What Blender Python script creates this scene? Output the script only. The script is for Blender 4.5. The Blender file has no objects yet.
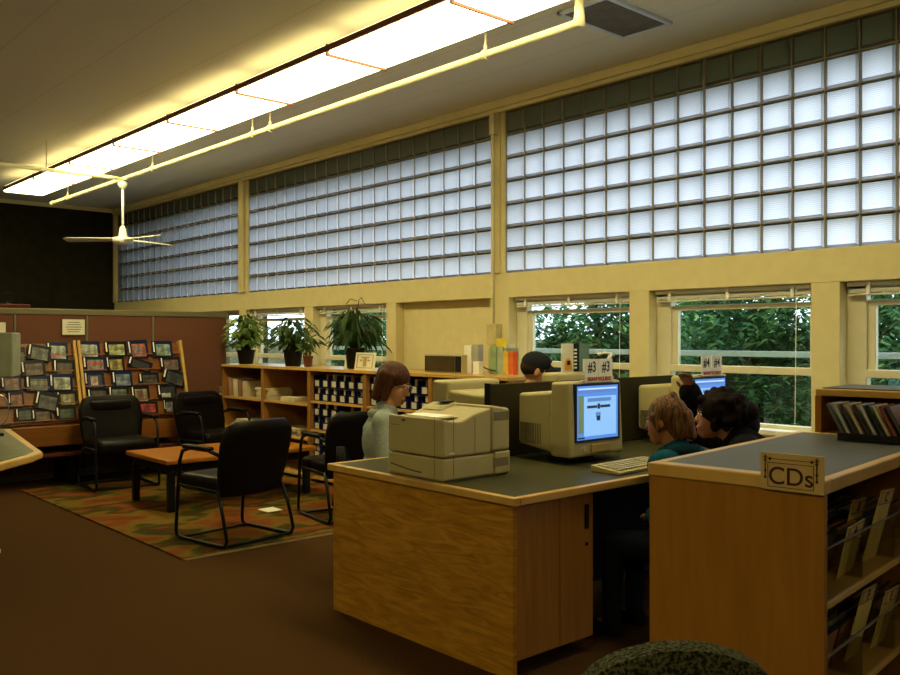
import bpy, bmesh, math, random
from mathutils import Vector, Matrix, Euler
random.seed(7)
PI = math.pi
COL = bpy.context.scene.collection
# ------------------------------------------------------------------ camera
EYE = Vector((0, 0, 1.42)); FPX = 880.0; FX, FY = 0.668, 0.744
cam = bpy.data.cameras.new('camera'); camo = bpy.data.objects.new('camera', cam); COL.objects.link(camo)
cam.sensor_width = 36; cam.lens = 36 * FPX / 900; cam.clip_start = 0.05; cam.clip_end = 200
camo.location = EYE; camo.rotation_euler = (PI/2, 0, -math.atan2(FX, FY))
bpy.context.scene.camera = camo
def ray(px, py):
    u = (px-450)/FPX; v = (338-py)/FPX
    return Vector((FX + FY*u, FY - FX*u, v))
def onz(px, py, z): d = ray(px, py); return EYE + d*((z-EYE.z)/d.z)
def onx(px, py, x): d = ray(px, py); return EYE + d*(x/d.x)
def ony(px, py, y): d = ray(px, py); return EYE + d*(y/d.y)
def ond(px, py, Z): return EYE + ray(px, py)*Z
# ------------------------------------------------------------------ materials
def mat(name): 
    m = bpy.data.materials.new(name); m.use_nodes = True
    nt = m.node_tree; b = nt.nodes['Principled BSDF']; return m, nt, b
def c4(c): return (c[0], c[1], c[2], 1)
def noisecol(nt, b, c1, c2, scale=(1, 1, 1), nscale=5, detail=4, lo=.35, hi=.65, dist=0):
    tc = nt.nodes.new('ShaderNodeTexCoord'); mp = nt.nodes.new('ShaderNodeMapping'); mp.inputs['Scale'].default_value = scale
    n = nt.nodes.new('ShaderNodeTexNoise'); n.inputs['Scale'].default_value = nscale; n.inputs['Detail'].default_value = detail
    n.inputs['Distortion'].default_value = dist
    r = nt.nodes.new('ShaderNodeValToRGB'); r.color_ramp.elements[0].position = lo; r.color_ramp.elements[1].position = hi
    r.color_ramp.elements[0].color = c4(c1); r.color_ramp.elements[1].color = c4(c2)
    nt.links.new(tc.outputs['Object'], mp.inputs[0]); nt.links.new(mp.outputs[0], n.inputs['Vector'])
    nt.links.new(n.outputs['Fac'], r.inputs[0]); nt.links.new(r.outputs[0], b.inputs['Base Color'])
    return n, r, mp
def bump(nt, b, src, strength=.2, dist=.01):
    bp = nt.nodes.new('ShaderNodeBump'); bp.inputs['Strength'].default_value = strength; bp.inputs['Distance'].default_value = dist
    nt.links.new(src, bp.inputs['Height']); nt.links.new(bp.outputs[0], b.inputs['Normal'])
_pc = {}
def plain(c, rough=.5, metal=0, var=.12, name='paint', coat=0):
    k = (tuple(round(x, 3) for x in c), rough, metal, var, coat)
    if k in _pc: return _pc[k]
    m, nt, b = mat(name); b.inputs['Roughness'].default_value = rough; b.inputs['Metallic'].default_value = metal
    b.inputs['Coat Weight'].default_value = coat
    if max(c) < .12 and metal == 0: b.inputs['Specular IOR Level'].default_value = .10
    elif metal == 0: b.inputs['Specular IOR Level'].default_value = .3
    noisecol(nt, b, tuple(x*(1-var) for x in c), tuple(min(1, x*(1+var)) for x in c), nscale=9)
    _pc[k] = m; return m
def fabric(c1, c2, nscale=250, rough=.95, bs=.3, name='fabric'):
    m, nt, b = mat(name); b.inputs['Roughness'].default_value = rough; b.inputs['Specular IOR Level'].default_value = .08
    n, r, mp = noisecol(nt, b, c1, c2, nscale=nscale, detail=2, lo=.4, hi=.6); bump(nt, b, n.outputs['Fac'], bs, .003)
    return m
def wood(c1, c2, scale=(1, 1, 1), nscale=6, rough=.35, dist=1.5, name='wood', coat=.04):
    m, nt, b = mat(name); b.inputs['Roughness'].default_value = rough; b.inputs['Coat Weight'].default_value = coat
    b.inputs['Coat Roughness'].default_value = .3; b.inputs['Specular IOR Level'].default_value = .25
    noisecol(nt, b, c1, c2, scale=scale, nscale=nscale, detail=6, lo=.3, hi=.7, dist=dist); return m
def emis(c, s, name='glow'):
    m, nt, b = mat(name); b.inputs['Base Color'].default_value = c4(c); b.inputs['Emission Color'].default_value = c4(c)
    b.inputs['Emission Strength'].default_value = s; b.inputs['Roughness'].default_value = .4; return m
M = {}
# carpet
m, nt, b = mat('carpet'); b.inputs['Roughness'].default_value = 1; b.inputs['Specular IOR Level'].default_value = .03; M['carpet'] = m
n, r, mp = noisecol(nt, b, (.046, .0215, .007), (.066, .032, .011), nscale=160, detail=5); bump(nt, b, n.outputs['Fac'], .4, .004)
# ceiling: pale plaster panels with seams along Y
m, nt, b = mat('ceiling_panel'); b.inputs['Roughness'].default_value = .9; M['ceiling'] = m
n, r, mp = noisecol(nt, b, (.74, .71, .58), (.80, .77, .64), nscale=70)
tc = nt.nodes.new('ShaderNodeTexCoord'); br = nt.nodes.new('ShaderNodeTexBrick'); br.inputs['Scale'].default_value = 1
br.inputs['Brick Width'].default_value = 60; br.inputs['Row Height'].default_value = .61; br.inputs['Mortar Size'].default_value = .006
br.inputs['Color1'].default_value = br.inputs['Color2'].default_value = (1, 1, 1, 1); br.inputs['Mortar'].default_value = (.86, .85, .82, 1)
mr = nt.nodes.new('ShaderNodeMapping'); mr.inputs['Rotation'].default_value = (0, 0, PI/2)
nt.links.new(tc.outputs['Object'], mr.inputs[0]); nt.links.new(mr.outputs[0], br.inputs['Vector'])
mx = nt.nodes.new('ShaderNodeMix'); mx.data_type = 'RGBA'; mx.blend_type = 'MULTIPLY'; mx.inputs[0].default_value = 1
nt.links.new(r.outputs[0], mx.inputs[6]); nt.links.new(br.outputs['Color'], mx.inputs[7]); nt.links.new(mx.outputs[2], b.inputs['Base Color'])
M['yellow'] = plain((.70, .605, .32), .55, var=.03, name='yellow_paint')
M['cream'] = plain((.66, .60, .38), .5, var=.03, name='cream_paint')
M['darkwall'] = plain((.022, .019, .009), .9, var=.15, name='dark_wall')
M['tan'] = plain((.34, .26, .12), .8, var=.05, name='tan_wall')
M['mauve'] = fabric((.135, .055, .032), (.17, .072, .042), 200, name='mauve_fabric')
M['rail'] = plain((.15, .13, .065), .5, var=.05, name='olive_metal')
M['oak'] = wood((.25, .115, .009), (.48, .235, .024), (1, 1.2, 9), 2.2, dist=2.6, name='oak_grain')
M['oakv'] = wood((.26, .115, .024), (.33, .155, .036), (9, 9, .6), 4, dist=.6, name='oak_vertical')
M['maple'] = wood((.25, .105, .012), (.31, .135, .017), (8, 8, .7), 5, dist=.4, name='maple_panel')
M['edge'] = wood((.46, .27, .065), (.56, .34, .09), (2, 2, 2), 4, .3, .3, name='oak_edge')
M['orange'] = wood((.17, .062, .010), (.23, .085, .015), (.7, 8, 8), 4, dist=.5, name='orange_wood')
M['table'] = wood((.29, .105, .012), (.37, .14, .020), (.8, 8, 4), 3, .3, .5, name='cherry_top')
M['redwood'] = plain((.075, .018, .008), .5, name='dark_red_wood')
M['lamin'] = plain((.050, .047, .020), .42, var=.1, name='grey_laminate')
M['laminb'] = plain((.075, .075, .070), .4, var=.06, name='slate_laminate')
M['beige'] = plain((.40, .34, .16), .5, var=.03, name='beige_plastic')
M['beigel'] = plain((.46, .41, .26), .5, var=.03, name='light_beige_plastic')
M['vent'] = plain((.17, .14, .075), .6, name='vent_grille')
M['black'] = plain((.012, .012, .013), .45, name='black_plastic')
M['leather'] = plain((.006, .004, .003), .42, var=.25, name='black_leather', coat=0)
M['bmetal'] = plain((.007, .008, .009), .32, name='black_metal', coat=.1)
M['white'] = plain((.80, .78, .70), .5, var=.04, name='white_paint')
M['paper'] = plain((.72, .68, .54), .8, var=.06, name='paper')
M['navy'] = plain((.008, .011, .045), .4, name='navy_plastic')
M['chrome'] = plain((.5, .5, .48), .25, metal=.9, name='metal')
M['brownbox'] = plain((.055, .038, .016), .5, name='brown_cloth_box')
M['divider'] = fabric((.034, .027, .012), (.046, .037, .017), 200, name='dark_divider')
M['winframe'] = plain((.72, .66, .46), .45, var=.03, name='window_frame_paint')
M['alu'] = plain((.62, .70, .82), .35, metal=0, var=.05, name='aluminium')
M['pot'] = plain((.016, .013, .012), .4, name='black_pot')
M['terra'] = plain((.13, .035, .015), .6, name='terracotta')
M['soil'] = plain((.03, .018, .01), .9, name='soil')
M['redtrim'] = plain((.15, .04, .02), .5, name='fixture_trim')
M['mortar'] = plain((.30, .25, .17), .8, var=.1, name='mortar')
M['fasc'] = plain((.17, .175, .08), .9, name='fascia')
M['ground'] = fabric((.05, .045, .02), (.10, .085, .04), 6, name='earth')
M['speck'] = fabric((.010, .013, .008), (.085, .085, .040), 130, bs=.5, name='speckled_fabric')
M['darkfab'] = fabric((.005, .005, .005), (.009, .009, .009), 150, name='dark_fabric')
def leafmat(c1, c2, name, tr=.3, rough=.6):
    m = bpy.data.materials.new(name); m.use_nodes = True; nt = m.node_tree; b = nt.nodes['Principled BSDF']; b.inputs['Roughness'].default_value = rough
    b.inputs['Specular IOR Level'].default_value = .25
    n, r, mp = noisecol(nt, b, c1, c2, nscale=3, lo=.35, hi=.65)
    t = nt.nodes.new('ShaderNodeBsdfTranslucent'); nt.links.new(r.outputs[0], t.inputs[0]); x = nt.nodes.new('ShaderNodeMixShader'); x.inputs[0].default_value = tr
    nt.links.new(b.outputs[0], x.inputs[1]); nt.links.new(t.outputs[0], x.inputs[2]); nt.links.new(x.outputs[0], nt.nodes['Material Output'].inputs[0]); return m
M['treeleaf'] = leafmat((.016, .065, .028), (.09, .24, .08), 'tree_leaf')
M['treeleaf2'] = leafmat((.08, .22, .08), (.32, .55, .17), 'light_tree_leaf')
M['plantleaf'] = leafmat((.06, .12, .015), (.22, .31, .04), 'pothos_leaf', .25)
M['palmleaf'] = leafmat((.012, .03, .006), (.05, .10, .018), 'palm_leaf', .15)
M['plantdark'] = leafmat((.025, .055, .008), (.085, .15, .025), 'dark_plant_leaf', .2)
M['bark'] = plain((.06, .04, .025), .9, name='bark')
# glass block: light-scattering ribbed glass
m = bpy.data.materials.new('glass_block'); m.use_nodes = True; nt = m.node_tree; out = nt.nodes['Material Output']; nt.nodes.remove(nt.nodes['Principled BSDF']); M['block'] = m
tr = nt.nodes.new('ShaderNodeBsdfTranslucent'); gl = nt.nodes.new('ShaderNodeBsdfGlossy'); gl.inputs['Roughness'].default_value = .25; gl.inputs[0].default_value = (.28, .28, .28, 1)
mxs = nt.nodes.new('ShaderNodeMixShader'); lw = nt.nodes.new('ShaderNodeLayerWeight'); lw.inputs[0].default_value = .5
cl = nt.nodes.new('ShaderNodeMath'); cl.operation = 'MULTIPLY_ADD'; cl.inputs[1].default_value = 1.35; cl.inputs[2].default_value = -.02; cl.use_clamp = True
nt.links.new(lw.outputs['Facing'], cl.inputs[0]); nt.links.new(cl.outputs[0], mxs.inputs[0])
tc = nt.nodes.new('ShaderNodeTexCoord'); wv = nt.nodes.new('ShaderNodeTexWave'); wv.bands_direction = 'Z'; wv.inputs['Scale'].default_value = 26; wv.inputs['Distortion'].default_value = 3
wv.inputs['Detail'].default_value = 1
nt.links.new(tc.outputs['Object'], wv.inputs['Vector'])
rp = nt.nodes.new('ShaderNodeValToRGB'); rp.color_ramp.elements[0].color = (.70, .76, .79, 1); rp.color_ramp.elements[1].color = (.88, .93, .96, 1)
nt.links.new(wv.outputs['Fac'], rp.inputs[0]); nt.links.new(rp.outputs[0], tr.inputs[0])
bp = nt.nodes.new('ShaderNodeBump'); bp.inputs['Strength'].default_value = .4; bp.inputs['Distance'].default_value = .01
nt.links.new(wv.outputs['Fac'], bp.inputs['Height']); nt.links.new(bp.outputs[0], gl.inputs['Normal'])
nt.links.new(tr.outputs[0], mxs.inputs[1]); nt.links.new(gl.outputs[0], mxs.inputs[2]); nt.links.new(mxs.outputs[0], out.inputs[0])
def glassmat(name, tint, refl):
    m = bpy.data.materials.new(name); m.use_nodes = True; nt = m.node_tree; nt.nodes.remove(nt.nodes['Principled BSDF'])
    t = nt.nodes.new('ShaderNodeBsdfTransparent'); t.inputs[0].default_value = c4(tint); g = nt.nodes.new('ShaderNodeBsdfGlossy'); g.inputs['Roughness'].default_value = .03
    x = nt.nodes.new('ShaderNodeMixShader'); x.inputs[0].default_value = refl
    nt.links.new(t.outputs[0], x.inputs[1]); nt.links.new(g.outputs[0], x.inputs[2]); nt.links.new(x.outputs[0], nt.nodes['Material Output'].inputs[0]); return m
M['glass'] = glassmat('window_glass', (.86, .93, .92), .05); M['acryl'] = glassmat('clear_acrylic', (.9, .9, .88), .07)
# rug
m, nt, b = mat('rug_wool'); b.inputs['Roughness'].default_value = 1; b.inputs['Specular IOR Level'].default_value = .03; M['rug'] = m
tc = nt.nodes.new('ShaderNodeTexCoord'); mp = nt.nodes.new('ShaderNodeMapping'); mp.inputs['Scale'].default_value = (.9, 1.4, 1)
n = nt.nodes.new('ShaderNodeTexNoise'); n.inputs['Scale'].default_value = 1.6; n.inputs['Detail'].default_value = 3
r = nt.nodes.new('ShaderNodeValToRGB'); e = r.color_ramp.elements; r.color_ramp.interpolation = 'EASE'
e[0].position = .30; e[0].color = (.075, .026, .006, 1); e[1].position = .74; e[1].color = (.10, .036, .010, 1)
for p, c in ((.40, (.15, .042, .010)), (.47, (.13, .08, .012)), (.53, (.035, .038, .008)), (.56, (.06, .026, .008)), (.62, (.15, .048, .010))):
    x = e.new(p); x.color = c4(c)
nt.links.new(tc.outputs['Object'], mp.inputs[0]); nt.links.new(mp.outputs[0], n.inputs['Vector']); nt.links.new(n.outputs['Fac'], r.inputs[0]); nt.links.new(r.outputs[0], b.inputs['Base Color'])
n2 = nt.nodes.new('ShaderNodeTexNoise'); n2.inputs['Scale'].default_value = 300; nt.links.new(tc.outputs['Object'], n2.inputs['Vector']); bump(nt, b, n2.outputs['Fac'], .4, .004)

# ------------------------------------------------------------------ mesh builder
class MB:
    def __init__(s): s.bm = bmesh.new()
    def poly(s, vs): 
        v = [s.bm.verts.new(p) for p in vs]; return s.bm.faces.new(v)
    def box(s, a, b, M4=None):
        x0, y0, z0 = a; x1, y1, z1 = b
        ps = [Vector(p) for p in ((x0, y0, z0), (x1, y0, z0), (x1, y1, z0), (x0, y1, z0), (x0, y0, z1), (x1, y0, z1), (x1, y1, z1), (x0, y1, z1))]
        if M4: ps = [M4 @ p for p in ps]
        v = [s.bm.verts.new(p) for p in ps]
        for f in ((0, 3, 2, 1), (4, 5, 6, 7), (0, 1, 5, 4), (1, 2, 6, 5), (2, 3, 7, 6), (3, 0, 4, 7)): s.bm.faces.new([v[i] for i in f])
        return s
    def hexa(s, lo, hi):
        v = [s.bm.verts.new(p) for p in list(lo)+list(hi)]; n = len(lo)
        s.bm.faces.new(v[:n][::-1]); s.bm.faces.new(v[n:])
        for i in range(n): j = (i+1) % n; s.bm.faces.new((v[i], v[j], v[n+j], v[n+i]))
        return s
    def prism(s, pts, z0, z1): return s.hexa([(p[0], p[1], z0) for p in pts], [(p[0], p[1], z1) for p in pts])
    def tube(s, path, r, n=10, closed=False):
        path = [Vector(p) for p in path]; rs = r if isinstance(r, (list, tuple)) else [r]*len(path); rings = []
        up = Vector((0, 0, 1)); prev = None
        for i, p in enumerate(path):
            a = path[max(i-1, 0)]; c = path[min(i+1, len(path)-1)]
            if closed: a = path[i-1]; c = path[(i+1) % len(path)]
            t = (c-a).normalized()
            if prev is None:
                q = t.cross(up); 
                if q.length < .05: q = t.cross(Vector((1, 0, 0)))
            else:
                q = prev - t*prev.dot(t)
            q.normalize(); prev = q; w = t.cross(q)
            rings.append([s.bm.verts.new(p + (q*math.cos(2*PI*k/n) + w*math.sin(2*PI*k/n))*rs[i]) for k in range(n)])
        m = len(rings)
        for i in range(m if closed else m-1):
            A = rings[i]; B = rings[(i+1) % m]
            for k in range(n): l = (k+1) % n; s.bm.faces.new((A[k], A[l], B[l], B[k]))
        if not closed: s.bm.faces.new(rings[0][::-1]); s.bm.faces.new(rings[-1])
        return s
    def lathe(s, prof, c=(0, 0, 0), n=24, M4=None):
        rings = []
        for r, z in prof:
            if r < 1e-5: r = 1e-4
            ps = [Vector((c[0]+r*math.cos(2*PI*k/n), c[1]+r*math.sin(2*PI*k/n), c[2]+z)) for k in range(n)]
            if M4: ps = [M4 @ p for p in ps]
            rings.append([s.bm.verts.new(p) for p in ps])
        for A, B in zip(rings, rings[1:]):
            for k in range(n): l = (k+1) % n; s.bm.faces.new((A[k], A[l], B[l], B[k]))
        s.bm.faces.new(rings[0][::-1]); s.bm.faces.new(rings[-1]); return s
    def ell(s, c, r, rot=None, n=20):
        if isinstance(r, (int, float)): r = (r, r, r)
        T = Matrix.Translation(Vector(c)) @ (rot.to_4x4() if rot else Matrix.Identity(4)) @ Matrix.Diagonal((r[0], r[1], r[2], 1))
        bmesh.ops.create_uvsphere(s.bm, u_segments=n, v_segments=n//2+2, radius=1, matrix=T); return s
    def caps(s, a, b, ra, rb, n=14):
        a = Vector(a); b = Vector(b); d = (b-a); L = d.length
        if L < 1e-5: return s.ell(a, ra)
        Q = d.to_track_quat('Z', 'Y').to_matrix().to_4x4(); T = Matrix.Translation(a) @ Q; prof = []
        for i in range(6): t = -PI/2 + PI/2*i/5; prof.append((ra*math.cos(t), ra*math.sin(t)))
        for i in range(6): t = PI/2*i/5; prof.append((rb*math.cos(t), L+rb*math.sin(t)))
        return s.lathe(prof, n=n, M4=T)
    def build(s, name, material, parent=None, bevel=0, smooth=False, base=None, seg=2, subsurf=0, local=False):
        bm = s.bm
        bmesh.ops.recalc_face_normals(bm, faces=bm.faces[:])
        me = bpy.data.meshes.new(name); o = bpy.data.objects.new(name, me); COL.objects.link(o)
        if parent is None:
            if base is None:
                xs = [v.co.x for v in bm.verts]; ys = [v.co.y for v in bm.verts]; zs = [v.co.z for v in bm.verts]
                base = Vector(((min(xs)+max(xs))/2, (min(ys)+max(ys))/2, min(zs)))
            base = Vector(base); bmesh.ops.translate(bm, vec=-base, verts=bm.verts[:]); o.location = base
        else:
            o.parent = parent
            if not local:
                W = gm(parent).inverted(); bmesh.ops.transform(bm, matrix=W, verts=bm.verts[:])
        bm.to_mesh(me); bm.free()
        mats = material if isinstance(material, list) else [material]
        for q in mats: me.materials.append(q)
        if smooth:
            for p in me.polygons: p.use_smooth = True
        if bevel:
            md = o.modifiers.new('bevel', 'BEVEL'); md.width = bevel; md.segments = seg; md.limit_method = 'ANGLE'; md.angle_limit = math.radians(40)
        if subsurf:
            md = o.modifiers.new('sub', 'SUBSURF'); md.levels = md.render_levels = subsurf
        return o
def gm(o):
    m = Matrix.LocRotScale(o.location, o.rotation_euler, o.scale)
    return gm(o.parent) @ m if o.parent else m
def tag(o, label, cat=None, group=None, kind=None):
    o['label'] = label
    if cat: o['category'] = cat
    if group: o['group'] = group
    if kind: o['kind'] = kind
    return o
def empty(name, loc, rz=0, label=None, cat=None, group=None):
    o = bpy.data.objects.new(name, None); COL.objects.link(o); o.location = loc; o.rotation_euler = (0, 0, rz); o.empty_display_size = .1
    if label: tag(o, label, cat, group)
    return o
def struct(o): o['kind'] = 'structure'; return o
KIDS = {}
def copy_tree(o, parent=None):
    c = o.copy(); COL.objects.link(c)
    if parent: c.parent = parent
    for ch in [x for x in COL.objects if x.parent == o]: copy_tree(ch, c)
    return c
def textmesh(name, txt, size, material, parent, T, bold=0, ext=.0006, sx=1):
    cu = bpy.data.curves.new('t', 'FONT'); cu.body = txt; cu.size = size; cu.extrude = ext; cu.align_x = 'CENTER'; cu.align_y = 'CENTER'; cu.offset = bold
    ob = bpy.data.objects.new('t', cu); COL.objects.link(ob); bpy.context.view_layer.update()
    me = bpy.data.meshes.new_from_object(ob.evaluated_get(bpy.context.evaluated_depsgraph_get())); bpy.data.objects.remove(ob)
    me.transform(gm(parent).inverted() @ T @ Matrix.Diagonal((sx, 1, 1, 1))); me.materials.clear(); me.materials.append(material); me.name = name
    o = bpy.data.objects.new(name, me); COL.objects.link(o); o.parent = parent; return o
def remesh(mb, name, material, parent, voxel=.01, it=4):
    me = bpy.data.meshes.new('tmp'); bmesh.ops.recalc_face_normals(mb.bm, faces=mb.bm.faces[:]); mb.bm.to_mesh(me); mb.bm.free()
    ob = bpy.data.objects.new('tmp', me); COL.objects.link(ob)
    md = ob.modifiers.new('r', 'REMESH'); md.mode = 'VOXEL'; md.voxel_size = voxel; md.use_smooth_shade = True
    sm = ob.modifiers.new('s', 'SMOOTH'); sm.iterations = it; sm.factor = .5
    bpy.context.view_layer.update()
    m2 = bpy.data.meshes.new_from_object(ob.evaluated_get(bpy.context.evaluated_depsgraph_get())); bpy.data.objects.remove(ob)
    m2.name = name; m2.materials.clear(); m2.materials.append(material); m2.transform(gm(parent).inverted())
    for p in m2.polygons: p.use_smooth = True
    o = bpy.data.objects.new(name, m2); COL.objects.link(o); o.parent = parent; return o
def basis(o, x, y, z):
    return Matrix(((x[0], y[0], z[0], o[0]), (x[1], y[1], z[1], o[1]), (x[2], y[2], z[2], o[2]), (0, 0, 0, 1)))

# ------------------------------------------------------------------ room
WX = 5.5; YB = 14.3; CZ = 3.5; HEAD = 1.77; SILL = .80; BEAM = 1.985
m = MB().box((-6, -4, -.1), (WX+.3, YB+.2, 0)); struct(m.build('floor', M['carpet'], base=(0, 0, 0)))
m = MB().box((-6, -4, CZ), (WX+.3, YB+.2, CZ+.12)); struct(m.build('ceiling', M['ceiling'], base=(0, 0, CZ)))
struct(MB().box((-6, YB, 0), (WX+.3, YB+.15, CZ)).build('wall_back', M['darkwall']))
struct(MB().box((-6.15, -4, 0), (-6, YB, CZ)).build('wall_left', M['tan']))
struct(MB().box((-6, -4.15, 0), (WX+.3, -4, CZ)).build('wall_front', M['tan']))
PIERS = [(13.0, 13.17), (11.5, 11.67), (9.98, 10.16), (8.45, 8.63), (6.94, 7.10), (5.36, 5.59), (3.90, 4.08), (2.47, 2.656), (1.0, 1.17), (-.5, -.33), (-2.0, -1.83)]
m = MB()
m.box((WX, -4, BEAM-.215), (WX+.22, YB, BEAM)).box((WX, -4, 0), (WX+.22, YB, SILL))
for a, b_ in PIERS: m.box((WX, a, SILL), (WX+.22, b_, HEAD))
m.box((WX, 13.9, SILL), (WX+.22, YB, HEAD)).box((WX, -4, SILL), (WX+.22, -3.6, HEAD))
m.box((WX+.10, 5.59, SILL), (WX+.18, 6.94, HEAD))
for a, b_ in ((14.2, YB), (9.93, 10.18), (5.41, 5.585), (.85, 1.05), (-4, -3.5)): m.box((WX, a, BEAM), (WX+.2, b_, 3.40))
m.box((WX, -4, 3.40), (WX+.22, YB, CZ))
struct(m.build('wall_right', M['yellow'], bevel=.004))
struct(MB().box((WX-.05, -4, 3.43), (WX, YB, CZ)).box((WX-.03, -4, 3.395), (WX, YB, 3.43)).build('trim_1', M['yellow'], bevel=.006))
struct(MB().box((-6, YB-.03, 3.44), (WX-.05, YB, CZ)).build('trim_2', M['yellow'], bevel=.004))
struct(MB().box((WX-.035, 9.99, BEAM), (WX, 10.12, 3.395)).box((WX-.02, 5.455, BEAM), (WX, 5.545, 3.395)).build('trim_3', M['yellow'], bevel=.006))
struct(MB().box((WX-.025, 14.22, BEAM), (WX, 14.3, 3.395)).build('trim_4', M['yellow'], bevel=.006))
# exterior: eave with shading fascia, added shading wing, ground, bank
struct(MB().box((WX+.22, -4, 3.195), (WX+.26, YB+1, 3.62)).box((WX+.22, -4, 3.5), (WX+.55, YB+1, 3.62)).build('trim_shade', M['fasc']))  # fascia dropped over the top block row to darken it
struct(MB().box((WX+.3, YB-.3, 0), (WX+1.9, YB+.0, 5)).build('wall_wing_shade', M['fasc']))  # wing wall added outside to cut light on the far left blocks
struct(MB().box((WX+.22, -12, -.2), (45, 45, -.05)).build('ground', M['ground'], base=(0, 0, -.2)))
struct(MB().hexa([(10.5, -12, -.05), (45, -12, -.05), (45, 40, -.05), (10.5, 40, -.05)], [(12.5, -12, 1.2), (45, -12, 1.3), (45, 40, 1.3), (12.5, 40, 1.2)]).build('ground_bank', M['ground'], base=(0, 0, 0)))
# glass block windows
NW = [0]
def winname(): NW[0] += 1; return 'window_%d' % NW[0]
def block_panel(y0, y1, n, label):
    root = empty(winname(), (WX+.05, (y0+y1)/2, BEAM)); struct(root)
    dy = (y1-y0)/n; rows = 7; dz = (3.40-BEAM)/rows; g = MB(); mo = MB(); j = .0036
    for i in range(n):
        for k in range(rows):
            a = y0+i*dy+j; b_ = y0+(i+1)*dy-j; c = BEAM+k*dz+j; d = BEAM+(k+1)*dz-j; X0 = WX+.06; X1 = WX+.012; q = .017
            o_ = [(X0, a, c), (X0, b_, c), (X0, b_, d), (X0, a, d)]; p_ = [(X1, a+q, c+q), (X1, b_-q, c+q), (X1, b_-q, d-q), (X1, a+q, d-q)]
            V = [g.bm.verts.new(p) for p in o_+p_]
            g.bm.faces.new(V[4:])
            for e_ in range(4): f_ = (e_+1) % 4; g.bm.faces.new((V[e_], V[f_], V[4+f_], V[4+e_]))
    for i in range(n+1): mo.box((WX+.018, y0+i*dy-j, BEAM), (WX+.10, y0+i*dy+j, 3.40))
    for k in range(rows+1): mo.box((WX+.019, y0, BEAM+k*dz-j), (WX+.099, y1, BEAM+k*dz+j))
    g.build('glass_blocks', M['block'], root); mo.build('mortar_grid', M['mortar'], root)
block_panel(5.585, 9.93, 20, ''); block_panel(1.05, 5.41, 20, ''); block_panel(10.18, 14.2, 19, ''); block_panel(-3.5, .85, 20, '')
# sash windows
def blind(y0, y1, label):
    t = empty('window_blind', (WX+.07, (y0+y1)/2, HEAD-.07), 0, label, 'blind', 'raised blinds')
    MB().box((WX+.05, y0+.02, HEAD-.03), (WX+.09, y1-.02, HEAD-.002)).build('head_rail', M['white'], t, .004)
    s = MB()
    for k in range(5): s.box((WX+.052, y0+.03, HEAD-.05-.005*k), (WX+.088, y1-.03, HEAD-.047-.005*k))
    s.build('slats', M['white'], t); MB().box((WX+.052, y0+.03, HEAD-.088), (WX+.088, y1-.03, HEAD-.076)).build('bottom_rail', M['winframe'], t, .003)
    for k in range(3):
        y = y0 + (y1-y0)*(.12+.38*k); MB().box((WX+.04, y-.012, HEAD-.085), (WX+.05, y+.012, HEAD-.01)).build('bracket', M['white'], t, .002)
    MB().tube([(WX+.045, y0+.12, HEAD-.03), (WX+.045, y0+.13, SILL+.05)], .003, 6).build('cord', M['white'], t)
def sash_window(y0, y1, low=True):
    root = empty(winname(), (WX+.12, (y0+y1)/2, SILL)); struct(root); w = .05
    f = MB(); A = WX+.10; B_ = WX+.17
    f.box((A, y0, SILL), (B_, y0+.035, HEAD)).box((A, y1-.12, SILL), (B_, y1, HEAD)).box((A, y0, HEAD-.06), (B_, y1, HEAD)).box((A, y0, SILL), (B_, y1, SILL+.03))
    f.build('window_frame', M['winframe'], root, .004)
    s = MB(); Z0, Z1 = 1.19, HEAD-.15; a = WX+.12; b_ = WX+.16; ya, yb = y0+.035, y1-.12
    s.box((a-.03, ya, Z0-.02), (b_, yb, Z0+.03)).box((a, ya, Z1), (b_, yb, Z1+.035)).box((a, ya, Z0), (b_, ya+.03, Z1)).box((a, yb-.05, Z0), (b_, yb, Z1))
    s.build('sash', M['winframe'], root, .004)
    MB().box((WX+.20, y0, 1.285), (WX+.24, y1, 1.325)).build('outer_rail', M['alu'], root, .003)
    MB().box((WX+.138, ya, SILL+.03), (WX+.142, yb, HEAD-.06)).build('pane', M['glass'], root)
    MB().box((WX-.03, y0+.02, SILL-.03), (WX+.10, y1-.02, SILL+.005)).build('window_sill', M['white'], root, .005)
    return root
lab = {7.10: 'raised white blind above the window with the long-leaved dark plant', 4.08: 'raised white blind above the window behind the man in the cap',
       2.656: 'raised white blind above the window behind the number 4 monitor', 1.17: 'raised blind above the rightmost window behind the leaning CD cases', 8.63: 'raised blind above the window between the two bushy potted plants'}
ps = sorted(PIERS)
for (a, b_), (c, d) in zip(ps, ps[1:]):
    if b_ == 5.59: continue
    sash_window(b_, c)
    if b_ in lab: blind(b_, c, lab[b_])
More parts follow.
